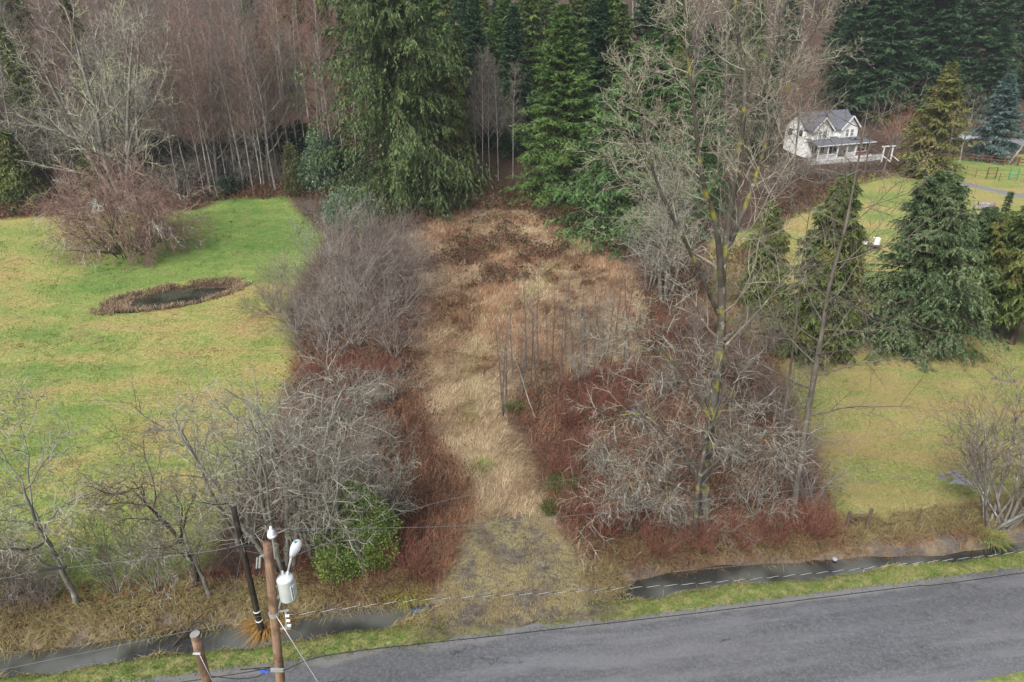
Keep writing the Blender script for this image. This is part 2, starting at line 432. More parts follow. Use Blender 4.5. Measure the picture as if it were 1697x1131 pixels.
# ------------------------------------------------------------------ road
def build_road():
    t = NT('wet_asphalt'); p = t.pos()
    st = (1, 1, 1)
    pr = t.n('Mapping', None, Vector=p, Rotation=(0, 0, -RA)).outputs[0]
    agg = t.noise(p, 17, 4, .85); fine = t.noise(p, 7, 5, .7); strip = t.noise(pr, .55, 5, .6, (.12, 1.2, 1)); big = t.noise(pr, .25, 4, .6, (.4, 1, 1))
    c = t.ramp(t.math('ADD', t.math('MULTIPLY', agg, .55), t.math('MULTIPLY', fine, .45)), [(.36, (.048, .048, .051)), (.5, (.092, .093, .097)), (.64, (.17, .17, .174))])
    c = t.mix(t.rng(t.noise(p, 1.0, 6, .75), .54, .66, 0, .4), c, (.05, .05, .053))
    c = t.mix(t.rng(strip, .46, .60, 0, .35), c, (.16, .16, .168))
    c = t.mix(t.rng(t.noise(pr, .4, 6, .7, (.22, 1, 1)), .55, .68, 0, .3), c, (.06, .06, .062))
    wt = t.math('ADD', t.attr('rn'), t.math('MULTIPLY', t.math('SUBTRACT', big, .5), .9))
    for a_ in (-1.15, -2.45, -3.75, -5.0):
        tr_ = t.rng(t.math('ABSOLUTE', t.math('SUBTRACT', wt, a_)), .15, .5, .32, 0)
        c = t.mix(t.math('MULTIPLY', tr_, t.rng(strip, .35, .6)), c, (.18, .18, .188))
    vo = t.n('TexVoronoi', {'feature': 'DISTANCE_TO_EDGE'}, Vector=t.n('Mapping', None, Vector=t.n('VectorMath', {'operation': 'ADD'}, i0=pr, i1=t.n('TexNoise', None, Vector=p, Scale=1.2, Detail=4.0).outputs['Color']).outputs[0], Scale=(.16, .5, 1)).outputs[0], Scale=1.0).outputs['Distance']
    c = t.mix(t.math('MULTIPLY', t.rng(vo, .012, .004), t.rng(t.noise(p, .3, 3), .5, .6, 0, .7)), c, (.03, .03, .032))
    wet = t.rng(t.math('ADD', t.math('MULTIPLY', strip, .55), t.math('MULTIPLY', big, .45)), .42, .58)
    en = t.math('ADD', t.attr('rn'), t.math('MULTIPLY', t.math('SUBTRACT', t.noise(pr, .8, 5, .6, (.35, 1, 1)), .5), 1.6))
    edge = t.math('MULTIPLY', t.rng(en, -.75, -.35), t.rng(t.noise(pr, .16, 3, .5, (1, .3, 1)), .36, .50))   # rain lying along the low far edge
    r = t.math('ADD', t.math('MULTIPLY', wet, -.26), .40)
    r = t.n('Mix', None, i0=edge, i2=r, i3=.06).outputs[0]
    t.bump(t.n('Mix', None, i0=edge, i2=t.math('ADD', agg, fine), i3=.6).outputs[0], .22, .02)
    c = t.mix(edge, c, (.16, .155, .15))
    m = t.base(c, r, .55)
    S = np.concatenate([np.arange(-140, -30, 6), np.arange(-30, 40, .25), np.arange(40, 180, 6)])
    rng = np.random.RandomState(4)
    e = .10 * fbm(S, S * 0, 3, .8) + .07 * fbm(S, S * 0, 5, 3.0)
    e = e + 0.45 * np.exp(-((S - 1.0) / 2.2) ** 2)
    N = np.array([0.0, .04, .15, .35, .6, .85, 1.0])
    V = []; RN = []
    for k, q in enumerate(N):
        n = -5.75 + .12 * fbm(S, S * 0, 9, 1.1) + q * (5.75 + e)
        x, y = road_xy(S, n)
        crown = .05 * (1 - (2 * q - 1) ** 2)
        z = np.full_like(x, .0) + crown - (.03 if q in (0.0, 1.0) else 0.0)
        V.append(np.stack([x, y, z], 1)); RN.append(n - e)
    V = np.concatenate(V); k = len(S)
    i = np.arange(len(N) * k).reshape(len(N), k)
    Q = np.stack([i[:-1, :-1], i[:-1, 1:], i[1:, 1:], i[1:, :-1]], -1).reshape(-1, 4)
    b = Buf().add(V, Q)
    o = part('road', b, m, smooth=True); o['kind'] = 'structure'
    a = o.data.attributes.new('rn', 'FLOAT', 'POINT'); a.data.foreach_set('value', np.concatenate(RN).astype(np.float32))
build_road()

# ------------------------------------------------------------------ water
def water_mat(name, col, ripple=.06):
    t = NT(name); p = t.pos()
    f = t.noise(p, 3.0, 2, .5)
    t.bump(f, ripple, .05)
    c = t.mix(t.rng(t.noise(p, .35, 2, .5), .38, .62), tuple(x * .5 for x in col), tuple(x * 1.6 for x in col))   # murky silt tone, with patchy sky reflection painted in as pale and dark clouds
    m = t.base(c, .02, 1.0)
    return m
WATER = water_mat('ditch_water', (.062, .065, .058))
def strip_water(name, s0, s1):
    S = np.linspace(s0, s1, 60)
    V = []
    for n in (.5, 4.2):
        x, y = road_xy(S, np.full_like(S, n)); V.append(np.stack([x, y, np.full_like(x, -.70)], 1))
    k = len(S); i = np.arange(k - 1)
    o = part(name, Buf().add(np.concatenate(V), np.stack([i, i + 1, k + i + 1, k + i], 1)), WATER)
    o['kind'] = 'structure'
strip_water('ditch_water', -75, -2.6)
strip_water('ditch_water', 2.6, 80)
def pond_water():
    px, py, pa, ax, ay = POND
    A = np.linspace(0, 2 * pi, 48, endpoint=False)
    z = float(ground_z(px, py)) + .42
    V = [[px + 1.05 * (ax * cos(a) * cos(pa) - ay * sin(a) * sin(pa)), py + 1.05 * (ax * cos(a) * sin(pa) + ay * sin(a) * cos(pa)), z] for a in A]
    V.append([px, py, z])
    T = [[i, (i + 1) % 48, 48] for i in range(48)]
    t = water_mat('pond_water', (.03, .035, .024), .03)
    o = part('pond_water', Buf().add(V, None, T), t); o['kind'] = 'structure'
    return z
POND_Z = pond_water()
# puddles lying in the low mown field on the right
def puddle(name, u, v, a, b, rz, seed):
    c = at(u, v); r = np.random.RandomState(seed)
    A = np.linspace(0, 2 * pi, 40, endpoint=False)
    k = 1 + .22 * np.sin(2 * A + r.uniform(0, 6)) + .16 * np.sin(3 * A + r.uniform(0, 6)) + .1 * np.sin(5 * A + r.uniform(0, 6)) + .06 * np.sin(9 * A)
    x = a * k * np.cos(A); y = b * k * np.sin(A)
    X = c[0] + x * cos(rz) - y * sin(rz); Y = c[1] + x * sin(rz) + y * cos(rz)
    z = float(ground_z(c[0], c[1])) - .006
    V = np.concatenate([np.stack([X, Y, np.full(40, z)], 1), [[c[0], c[1], z]]])
    o = part(name, Buf().add(V, None, [[i, (i + 1) % 40, 40] for i in range(40)]), PUD)
    tag(o, kind='structure')
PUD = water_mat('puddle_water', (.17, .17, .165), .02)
puddle('puddle', 1578, 793, 2.6, .9, .1, 1)
puddle('puddle', 1530, 832, 1.2, .4, .3, 2)
puddle('puddle', 1660, 628, 1.1, .5, 0, 3)

# ------------------------------------------------------------------ gravel track on the upper right lawn
def ribbon(name, pts, width, m, lift=.05):
    P = world_poly(pts); d = np.r_[0, np.cumsum(np.hypot(*np.diff(P, axis=0).T))]
    q = np.linspace(0, d[-1], 90); X = np.interp(q, d, P[:, 0]); Y = np.interp(q, d, P[:, 1])
    X = np.convolve(np.pad(X, 4, 'edge'), np.ones(9) / 9, 'valid'); Y = np.convolve(np.pad(Y, 4, 'edge'), np.ones(9) / 9, 'valid')
    tx, ty = np.gradient(X), np.gradient(Y); L = np.hypot(tx, ty); nx, ny = -ty / L, tx / L
    V = []
    ww = width * (1 + .12 * fbm(q, q * 0, 2, .8))
    for k in (-.5, -.2, .2, .5):
        x, y = X + nx * ww * k, Y + ny * ww * k
        V.append(np.stack([x, y, ground_z(x, y) + (lift if abs(k) < .5 else -.02)], 1))
    k = len(q); i = np.arange(4 * k).reshape(4, k)
    Q = np.stack([i[:-1, :-1], i[:-1, 1:], i[1:, 1:], i[1:, :-1]], -1).reshape(-1, 4)
    o = part(name, Buf().add(np.concatenate(V), Q), m, smooth=True); o['kind'] = 'structure'
GRAVEL = flat_mat('gravel', (.16, .155, .16), .9, .4, 3.0)
ribbon('path', [(1400, 283), (1490, 285), (1560, 296), (1620, 310), (1697, 326), (1850, 350)], 2.3, GRAVEL, .1)
ribbon('path', [(1600, 232), (1650, 234), (1697, 236), (1800, 240)], 5.0, GRAVEL, .15)

# ------------------------------------------------------------------ plant builders
def unit(a): return a / (np.linalg.norm(a, axis=-1, keepdims=True) + 1e-12)
def sprout(rng, P, R, n, t0, t1, ang, ratio, S, trop=0.0, wob=.1, rr=.6, aj=12, prof=None, rmin=.006, lmax=None, flat=0.0):
    """n side shoots on every path of P"""
    N, Sp, _ = P.shape
    L = np.linalg.norm(np.diff(P, axis=1), axis=2).sum(1)
    t = t0 + (t1 - t0) * (np.arange(n)[None] + rng.uniform(0, 1, (N, n))) / n
    x = t * (Sp - 1) * .9999; i0 = np.minimum(x.astype(int), Sp - 2); f = (x - i0)[..., None]
    ii = np.arange(N)[:, None]
    A, B = P[ii, i0], P[ii, i0 + 1]
    base = A + (B - A) * f
    T = unit(B - A)
    rad = R[ii, i0] + (R[ii, i0 + 1] - R[ii, i0]) * f[..., 0]
    az = 2.4 * np.arange(n)[None] + rng.uniform(0, 6.28, (N, 1)) + rng.uniform(-.5, .5, (N, n))
    ref = np.where(np.abs(T[..., 2:3]) > .85, np.array([1.0, 0, 0]), np.array([0, 0, 1.0]))
    U = unit(np.cross(T, ref)); Wv = np.cross(T, U)
    side = np.cos(az)[..., None] * U + np.sin(az)[..., None] * Wv
    a = np.radians(ang + rng.uniform(-aj, aj, (N, n)))[..., None]
    d = T * np.cos(a) + side * np.sin(a)
    if flat: d[..., 2] *= 1 - flat
    d = unit(d)
    ln = L[:, None] * ratio * rng.uniform(.65, 1.3, (N, n))
    if prof is not None: ln = ln * prof(t)
    if lmax: ln = np.minimum(ln, lmax)
    M = N * n
    d = d.reshape(M, 3); p = base.reshape(M, 3).copy(); st = (ln.reshape(M, 1)) / (S - 1)
    out = [p.copy()]
    for k in range(S - 1):
        p = p + d * st; out.append(p.copy())
        d = unit(d + rng.normal(0, wob, (M, 3)) + np.array([0, 0, trop]))
    P2 = np.stack(out, 1)
    r0 = np.maximum(rad.reshape(M) * rr, rmin)
    R2 = r0[:, None] * np.linspace(1, .3, S)[None]
    return P2, np.maximum(R2, rmin * .6)
def curve(pts, S):
    """smooth path through points"""
    p = np.asarray(pts, float); n = len(p)
    q = np.concatenate([[2 * p[0] - p[1]], p, [2 * p[-1] - p[-2]]])
    out = []
    for t in np.linspace(0, n - 1, S):
        i = min(int(t), n - 2); f = t - i
        a, b, c, d = q[i], q[i + 1], q[i + 2], q[i + 3]
        out.append(.5 * ((2 * b) + (c - a) * f + (2 * a - 5 * b + 4 * c - d) * f * f + (3 * b - a - 3 * c + d) * f ** 3))
    return np.array(out)
def trunk_path(rng, H, r, S=10, lean=.03, wob=.03, tip=.12):
    d = np.array([rng.normal(0, lean), rng.normal(0, lean), 1.0]); p = np.zeros(3); out = [p.copy()]
    for k in range(S - 1):
        d = unit(d + np.array([rng.normal(0, wob), rng.normal(0, wob), .04])); p = p + d * H / (S - 1); out.append(p.copy())
    P = np.array(out); P[:, 2] *= H / P[-1, 2]
    t = np.linspace(0, 1, S)
    R = r * ((1 - t) ** .85 * (1 - tip) + tip); R[0] *= 1.35
    return P[None], R[None]
def stems(rng, n, H, r, S=7, spread=25, sj=12, wob=.08, trop=.05, base=.3):
    az = 2.4 * np.arange(n) + rng.uniform(-.5, .5, n)
    el = np.radians(np.abs(spread * np.sqrt((np.arange(n) + .5) / n) + rng.uniform(-sj, sj, n)))
    d = np.stack([np.cos(az) * np.sin(el), np.sin(az) * np.sin(el), np.cos(el)], 1)
    p = np.stack([np.cos(az) * base * rng.uniform(.2, 1, n), np.sin(az) * base * rng.uniform(.2, 1, n), np.full(n, -.05)], 1)
    L = H * rng.uniform(.7, 1.1, n)[:, None] / (S - 1); out = [p.copy()]
    for k in range(S - 1):
        p = p + d * L; out.append(p.copy()); d = unit(d + rng.normal(0, wob, (n, 3)) + np.array([0, 0, trop]))
    return np.stack(out, 1), r * rng.uniform(.7, 1.2, n)[:, None] * np.linspace(1, .25, S)[None]
def bare(seed, P, R, levels, bark, twig, ntrunk=1, m0=7, name='tree'):
    """P,R: trunks or stems; levels: side-shoot rules; the first ntrunk levels belong to the trunk mesh"""
    rng = np.random.RandomState(seed)
    tb, cb = Buf(), Buf()
    tb.tube(P, R, m0, var=rng.uniform(0, 1, len(P)))
    cur = [(P, R)]; last = (P, R)
    for k, lv in enumerate(levels):
        lv = dict(lv); src = lv.pop('src', None)
        p, r = (last if src is None else cur[src])
        last = sprout(rng, p, r, **lv); cur.append(last)
        b = tb if k < ntrunk else cb
        b.tube(last[0], last[1], 5 if k == 0 and ntrunk else 3, var=rng.uniform(0, 1, len(last[0])))
    return tb.mesh(name + '_trunk', bark, True), cb.mesh(name + '_crown', twig, False)
def conifer(seed, H, Rm, z0, nb, bark, leaf, nt=12, nk=6, bl=.38, bw=.07, droop=.12, hang=.25, e_top=40, e_bot=-5, pw=.8, r=.35, gap=.0, lump=.25, name='conifer', twig=.32):
    rng = np.random.RandomState(seed)
    tb, fb = Buf(), Buf()
    TP, TR = trunk_path(rng, H, r, 10, .01, .012, .06)
    tb.tube(TP, TR, 8)
    q = (np.arange(nb) + rng.uniform(0, 1, nb)) / nb
    q = 1 - (1 - q) ** 1.25 * 1.0
    z = z0 + (H - z0) * q * .985
    p = 1 - q
    az = 2.399 * np.arange(nb) + rng.uniform(-.35, .35, nb)
    lob = 1 + lump * np.sin(az * 2 + z * .55 + seed) * .6 + lump * np.sin(az * 3 - z * 1.1 + seed * 2) * .5
    L = Rm * (np.clip(p, .02, 1) ** pw) * np.where(p > .88, 1 - (p - .88) * 1.6, 1) * rng.uniform(.72, 1.12, nb) * lob
    if gap: L = L * np.where(rng.uniform(0, 1, nb) < gap, .3, 1)
    el = np.radians(e_bot + (e_top - e_bot) * q + rng.uniform(-8, 8, nb))
    base = np.stack([np.interp(z, TP[0, :, 2], TP[0, :, 0]), np.interp(z, TP[0, :, 2], TP[0, :, 1]), z], 1)
    d = np.stack([np.cos(az) * np.cos(el), np.sin(az) * np.cos(el), np.sin(el)], 1)
    S = 6; out = [base]; pp = base.copy()
    for k in range(S - 1):
        pp = pp + d * (L / (S - 1))[:, None]; out.append(pp.copy())
        g = -droop if k < 3 else droop * .55
        d = unit(d + np.array([0, 0, g]) + rng.normal(0, .05, (nb, 3)))
    BP = np.stack(out, 1); BR = np.clip(L * .010, .015, .09)[:, None] * np.linspace(1, .3, S)[None]
    tb.tube(BP, BR, 3)
    # side sprays
    t = .12 + .88 * (np.arange(nt)[None] + rng.uniform(0, 1, (nb, nt))) / nt
    x = np.minimum(t * (S - 1), S - 1.001); i0 = x.astype(int); f = (x - i0)[..., None]; ii = np.arange(nb)[:, None]
    A, B = BP[ii, i0], BP[ii, i0 + 1]
    tp = A + (B - A) * f; T = unit(B - A)
    sd_ = unit(np.cross(T, np.array([0, 0, 1.0]))) * np.where(np.arange(nt) % 2 == 0, 1, -1)[None, :, None]
    aa = np.radians(rng.uniform(35, 65, (nb, nt)))[..., None]
    td = unit(T * np.cos(aa) + sd_ * np.sin(aa) + np.array([0, 0, -hang * .6]) + rng.normal(0, .12, (nb, nt, 3)))
    tl = (twig * L[:, None] * (1.12 - t) + .22 + .06 * L[:, None]) * rng.uniform(.6, 1.25, (nb, nt))
    # blades along sprays
    k = (np.arange(nk)[None, None] + rng.uniform(0, 1, (nb, nt, nk))) / nk
    bp = tp[:, :, None] + td[:, :, None] * (tl[:, :, None] * k)[..., None] + np.array([0, 0, -1.0]) * (hang * tl[:, :, None] * k * k)[..., None]
    sgn = np.where(np.arange(nk) % 2 == 0, 1, -1)[None, None, :, None]
    ts = unit(np.cross(td, np.array([0, 0, 1.0])))[:, :, None]
    bd = unit(td[:, :, None] * .8 + ts * sgn * .7 + np.array([0, 0, -hang]) + rng.normal(0, .38, (nb, nt, nk, 3)))
    ln = bl * rng.uniform(.6, 1.4, (nb, nt, nk))
    wv = unit(np.cross(bd, np.array([0, 0, 1.0]) + rng.normal(0, .5, (nb, nt, nk, 3)))) * (bw * rng.uniform(.7, 1.3, (nb, nt, nk)))[..., None]
    var = np.broadcast_to(rng.uniform(0, 1, (nb, 1, 1)) * .4, (nb, nt, nk)) + .6 * rng.uniform(0, 1, (nb, nt, nk))
    fb.needles(bp.reshape(-1, 3), (bd * ln[..., None]).reshape(-1, 3), wv.reshape(-1, 3), var.ravel())
    return tb.mesh(name + '_trunk', bark, True), fb.mesh(name + '_crown', leaf, False)
def leafy(seed, blobs, n, size, bark, leaf, name='bush', width=.45, stemn=6, shell=.55):
    """evergreen bush: leaves through the volume of several overlapping lobes, on real stems"""
    rng = np.random.RandomState(seed); tb, fb = Buf(), Buf()
    B = np.array(blobs, float)                       # x y z rx ry rz
    vol = (B[:, 3] * B[:, 4] * B[:, 5]) ** .67; idx = rng.choice(len(B), n, p=vol / vol.sum())
    dr = unit(rng.normal(0, 1, (n, 3))); rr = (shell + (1 - shell) * rng.uniform(0, 1, n) ** .6)
    lump = 1 + .18 * np.sin(dr[:, 0] * 5 + idx) * np.sin(dr[:, 1] * 6 + 2 * idx) + .12 * np.sin(dr[:, 2] * 9 + dr[:, 0] * 7)
    P = B[idx, :3] + dr * B[idx, 3:] * (rr * lump)[:, None]
    ok = P[:, 2] > .02; P, dr = P[ok], dr[ok]; n = len(P)
    D = unit(dr + rng.normal(0, .7, (n, 3)) + np.array([0, 0, -.15])) * (size * rng.uniform(.6, 1.4, n))[:, None]
    W = unit(np.cross(D, rng.normal(0, 1, (n, 3)))) * (size * width * rng.uniform(.35, .6, n))[:, None]
    fb.blades(P, D, W, rng.uniform(0, 1, n))
    c = B[:, :3]; k = np.repeat(np.arange(len(B)), stemn)
    tip = c[k] + rng.normal(0, .35, (len(k), 3)) * B[k, 3:]
    bx = c[:, :2].mean(0)
    st = np.stack([np.r_[bx, -.05] + np.r_[rng.normal(0, .15, 2), 0] for _ in k])
    u = np.linspace(0, 1, 6)[None, :, None]
    path = st[:, None] * (1 - u) + tip[:, None] * u + np.sin(u * pi) * rng.normal(0, .12, (len(k), 1, 3))
    tb.tube(path, np.linspace(.05, .015, 6)[None] * np.ones((len(k), 1)), 4)
    return tb.mesh(name + '_trunk', bark, True), fb.mesh(name + '_crown', leaf, False)
def plant(proto, name, label, cat, loc, rz=0.0, scale=1.0, group=None, parts=('trunk', 'crown')):
    r = thing(name, label, cat, loc, rz, group, scale)
    for nm, me in zip(parts, proto): link(nm, me, r)
    return r
def set_world(proto, name, label, cat, parts=('trunk', 'crown'), base=None, group=None):
    """a plant whose meshes were grown around its own base point"""
    return plant(proto, name, label, cat, base, 0, 1, group, parts)

# ------------------------------------------------------------------ plant materials
BK_ALDER = bark_mat('alder_bark', (.23, .215, .19), (.43, .40, .355), (.12, .12, .05), .0, (.46, .46, .41), .0)
BK_GREY = bark_mat('grey_bark', (.13, .115, .10), (.27, .25, .22), (.17, .17, .06), .02, (.42, .43, .37), .06)
BK_SAP = bark_mat('sapling_bark', (.075, .062, .05), (.17, .145, .12), None, 0, (.30, .30, .25), -.02)
BK_PALE = bark_mat('lichen_bark', (.10, .09, .075), (.25, .24, .20), (.17, .165, .055), .02, (.38, .40, .32), .07)
BK_DARK = bark_mat('dark_bark', (.035, .028, .022), (.09, .07, .055), (.09, .10, .035), .0, (.22, .22, .18), -.02)
BK_MOSSY = bark_mat('mossy_bark', (.04, .034, .028), (.11, .098, .082), (.21, .19, .035), .14, (.30, .29, .22), .05, 2.2)
BK_CONIFER = bark_mat('conifer_bark', (.045, .033, .026), (.12, .085, .065), (.09, .09, .03), -.02)
TW_RED = twig_mat('red_alder_twig', (.12, .068, .052), (.29, .175, .135))
TW_ALDERGREY = twig_mat('grey_alder_twig', (.10, .08, .066), (.24, .195, .165))
TW_LICHEN = twig_mat('lichen_twig', (.12, .108, .085), (.33, .315, .26), (.48, .50, .39), .06, 1.6)
TW_MAPLE = twig_mat('maple_twig', (.17, .155, .125), (.34, .33, .27), (.52, .54, .33), .17, .22)
TW_GREYBROWN = twig_mat('grey_brown_twig', (.075, .056, .045), (.19, .155, .128), (.33, .33, .27), .0, 1.6)
TW_COTTON = twig_mat('cottonwood_twig', (.12, .102, .076), (.33, .30, .235), (.44, .43, .29), .08, 1.4)
TW_WILLOW = twig_mat('willow_twig', (.08, .06, .05), (.22, .175, .15), (.33, .32, .275), .05, 1.0)
TW_WILLOWG = twig_mat('grey_willow_twig', (.12, .105, .09), (.31, .285, .25), (.40, .40, .34), .08, .8)
TW_DOGWOOD = twig_mat('red_stem', (.085, .034, .026), (.235, .10, .07), (.30, .22, .16), .02, 1.2)
TW_WEEP = twig_mat('weeping_twig', (.17, .10, .08), (.34, .235, .19), (.62, .63, .56), .09, .28)
TW_ORANGE = twig_mat('orange_twig', (.30, .10, .05), (.45, .16, .08))
LF_FIR = leaf_mat('fir_needles', (0.039, 0.083, 0.025), (0.085, 0.159, 0.037), (0.166, 0.252, 0.062), .45)
LF_FIRB = leaf_mat('layered_fir_needles', (0.034, 0.078, 0.028), (0.067, 0.141, 0.044), (0.148, 0.236, 0.073), .4)
LF_SPRUCE = leaf_mat('spruce_needles', (0.040, 0.066, 0.020), (0.082, 0.123, 0.038), (0.154, 0.200, 0.068), .5)
LF_CEDAR = leaf_mat('cedar_sprays', (0.040, 0.064, 0.018), (0.082, 0.117, 0.031), (0.165, 0.195, 0.046), .5, tint=(0.157, 0.150, 0.038))
LF_CEDARG = leaf_mat('green_cedar_sprays', (0.057, 0.089, 0.025), (0.116, 0.171, 0.042), (0.231, 0.277, 0.073), .5)
LF_YARD = leaf_mat('yard_spruce_needles', (0.042, 0.074, 0.029), (0.093, 0.139, 0.056), (0.204, 0.239, 0.114), .5)
LF_BLUE = leaf_mat('blue_spruce_needles', (0.058, 0.103, 0.092), (0.117, 0.191, 0.170), (0.233, 0.332, 0.300), .6)
LF_GOLD = leaf_mat('golden_needles', (0.075, 0.095, 0.026), (0.171, 0.181, 0.052), (0.312, 0.292, 0.088), .5, tint=(0.194, 0.158, 0.061))
LF_DARK = leaf_mat('dark_fir_needles', (0.021, 0.052, 0.024), (0.037, 0.084, 0.035), (0.074, 0.136, 0.053), .25)
LF_HOLLY = leaf_mat('holly_leaves', (0.049, 0.089, 0.046), (0.098, 0.164, 0.086), (0.210, 0.283, 0.171), .8, .4, .12, .5)
LF_LAUREL = leaf_mat('glossy_green_leaves', (0.045, 0.088, 0.017), (0.104, 0.176, 0.026), (0.254, 0.298, 0.054), .8, .4, .15, .5)
LF_OLIVE = leaf_mat('olive_leaves', (.04, .045, .015), (.08, .085, .03), (.14, .14, .05), .8)
LF_BROOM = leaf_mat('broom_stems', (.04, .07, .02), (.08, .12, .03), (.14, .18, .05), .8)

# ------------------------------------------------------------------ plant prototypes
def alder_proto(seed, twig, H=22.0, dens=1.0):
    rng = np.random.RandomState(seed)
    P, R = trunk_path(rng, H, .125, 11, .03, .022, .1)
    return bare(seed, P, R, [
        dict(n=int(32 * dens), t0=.34, t1=.99, ang=46, ratio=.20, S=5, trop=.10, wob=.07, rr=.45, rmin=.02, prof=lambda t: 1.25 - .85 * t),
        dict(n=9, t0=.2, t1=1, ang=42, ratio=.45, S=4, trop=.07, wob=.1, rr=.5, rmin=.015),
        dict(n=8, t0=.2, t1=1, ang=40, ratio=.55, S=3, trop=.05, wob=.14, rr=.6, rmin=.013, lmax=1.1)], BK_ALDER, twig, 1, 6, 'alder')
ALD = [alder_proto(10 + i, TW_RED if i % 3 else TW_ALDERGREY) for i in range(5)]
ALD_LOW = []
for i in range(3):     # broad crowned bare trees of the hillside
    rng = np.random.RandomState(70 + i); P, R = trunk_path(rng, 19, .22, 9, .05, .06, .1)
    ALD_LOW.append(bare(70 + i, P, R, [
        dict(n=22, t0=.22, t1=.98, ang=46, ratio=.34, S=5, trop=.12, wob=.09, rr=.5, rmin=.02, prof=lambda t: 1.2 - .7 * t),
        dict(n=9, t0=.2, t1=1, ang=42, ratio=.42, S=4, trop=.07, wob=.1, rr=.5, rmin=.014),
        dict(n=6, t0=.2, t1=1, ang=40, ratio=.5, S=3, trop=.05, wob=.14, rr=.6, rmin=.012, lmax=1.2)], BK_GREY, (TW_RED, TW_ALDERGREY, TW_GREYBROWN)[i], 1, 6, 'woodland_tree'))
def shrub_proto(seed, n, H, r, spread, lv, bark, twig, wob=.09, trop=.04, base=.4, S=7, nm='shrub', nt=1):
    rng = np.random.RandomState(seed); P, R = stems(rng, n, H, r, S, spread, 10, wob, trop, base)
    return bare(seed, P, R, lv, bark, twig, nt, 5, nm)
LVW = [dict(n=8, t0=.2, t1=.98, ang=32, ratio=.42, S=5, trop=.05, wob=.12, rr=.55, rmin=.012),
       dict(n=7, t0=.2, t1=1, ang=34, ratio=.5, S=4, trop=.03, wob=.14, rr=.6, rmin=.010),
       dict(n=3, t0=.2, t1=1, ang=30, ratio=.7, S=3, trop=.03, wob=.1, rr=.7, rmin=.009, lmax=.9)]
WIL = [shrub_proto(20 + i, (10, 12, 7)[i], (6.0, 5.2, 6.6)[i], .055, (44, 56, 38)[i], LVW, BK_GREY, (TW_WILLOW, TW_GREYBROWN, TW_WILLOWG)[i], .12, nm='willow') for i in range(3)]
LVG = [dict(n=7, t0=.22, t1=.98, ang=48, ratio=.46, S=6, trop=-.02, wob=.13, rr=.55, rmin=.014),
       dict(n=7, t0=.15, t1=1, ang=46, ratio=.5, S=5, trop=-.05, wob=.14, rr=.6, rmin=.010),
       dict(n=4, t0=.2, t1=1, ang=44, ratio=.5, S=3, trop=-.06, wob=.2, rr=.7, rmin=.007, lmax=.6)]
GRY = [shrub_proto(30 + i, 7, 5.2, .075, 42, LVG, BK_PALE, TW_LICHEN, .13, .0, .4, 8, 'grey_thicket') for i in range(3)]
GRB = [shrub_proto(36 + i, 8, 5.0, .06, 36, LVG, BK_GREY, TW_GREYBROWN, .13, .0, .4, 8, 'brown_thicket') for i in range(2)]
LVR = [dict(n=7, t0=.2, t1=.98, ang=26, ratio=.45, S=4, trop=.05, wob=.08, rr=.6, rmin=.011),
       dict(n=6, t0=.2, t1=1, ang=30, ratio=.5, S=3, trop=.03, wob=.1, rr=.7, rmin=.009)]
RED = [shrub_proto(40 + i, 22, 2.6, .022, 40, LVR, TW_DOGWOOD, TW_DOGWOOD, .1, .05, .5, 5, 'red_shrub', 0) for i in range(3)]
SAP = []
for i in range(4):
    rng = np.random.RandomState(50 + i); P, R = trunk_path(rng, 8.0, .055, 9, .03, .03, .12)
    SAP.append(bare(50 + i, P, R, [dict(n=20, t0=.2, t1=.99, ang=42, ratio=.15, S=4, trop=.08, wob=.09, rr=.4, rmin=.012, prof=lambda t: 1.3 - .8 * t),
        dict(n=6, t0=.2, t1=1, ang=40, ratio=.5, S=3, trop=.04, wob=.12, rr=.6, rmin=.010)], BK_SAP, TW_GREYBROWN, 1, 5, 'sapling'))
def apple_proto(seed, H=4.6, twig=TW_LICHEN, bark=BK_PALE, lean=.07):
    rng = np.random.RandomState(seed); P, R = trunk_path(rng, H * .95, .10, 9, lean, .15, .25)
    return bare(seed, P, R, [dict(n=11, t0=.3, t1=.98, ang=58, ratio=.5, S=7, trop=.02, wob=.2, rr=.6, rmin=.025),
        dict(n=8, t0=.2, t1=1, ang=52, ratio=.45, S=5, trop=.02, wob=.2, rr=.55, rmin=.013),
        dict(n=7, t0=.1, t1=1, ang=52, ratio=.42, S=4, trop=.02, wob=.2, rr=.6, rmin=.010, lmax=.7),
        dict(n=3, t0=.2, t1=1, ang=50, ratio=.5, S=3, trop=0, wob=.2, rr=.7, rmin=.007, lmax=.35)], bark, twig, 1, 7, 'apple')
APP = [apple_proto(60 + i) for i in range(3)]
APPD = apple_proto(66, 4.6, TW_GREYBROWN, BK_DARK)
# lichen covered taller fruit trees by the ditch
def oldtree(seed, H, r, twig=TW_LICHEN, bark=BK_PALE, n=5, spread=24):
    rng = np.random.RandomState(seed); P, R = stems(rng, n, H, r, 9, spread, 8, .10, .06, .35)
    return bare(seed, P, R, [dict(n=11, t0=.25, t1=.98, ang=50, ratio=.36, S=6, trop=.03, wob=.14, rr=.5, rmin=.02, prof=lambda t: 1.2 - .6 * t),
        dict(n=7, t0=.15, t1=1, ang=50, ratio=.48, S=6, trop=.0, wob=.2, rr=.55, rmin=.013),
        dict(n=6, t0=.15, t1=1, ang=48, ratio=.45, S=3, trop=-.03, wob=.2, rr=.6, rmin=.008, lmax=.6)], bark, twig, 1, 6, 'old_tree')
OLD = [oldtree(80, 8.5, .13), oldtree(81, 8.0, .12), oldtree(82, 7.0, .1)]
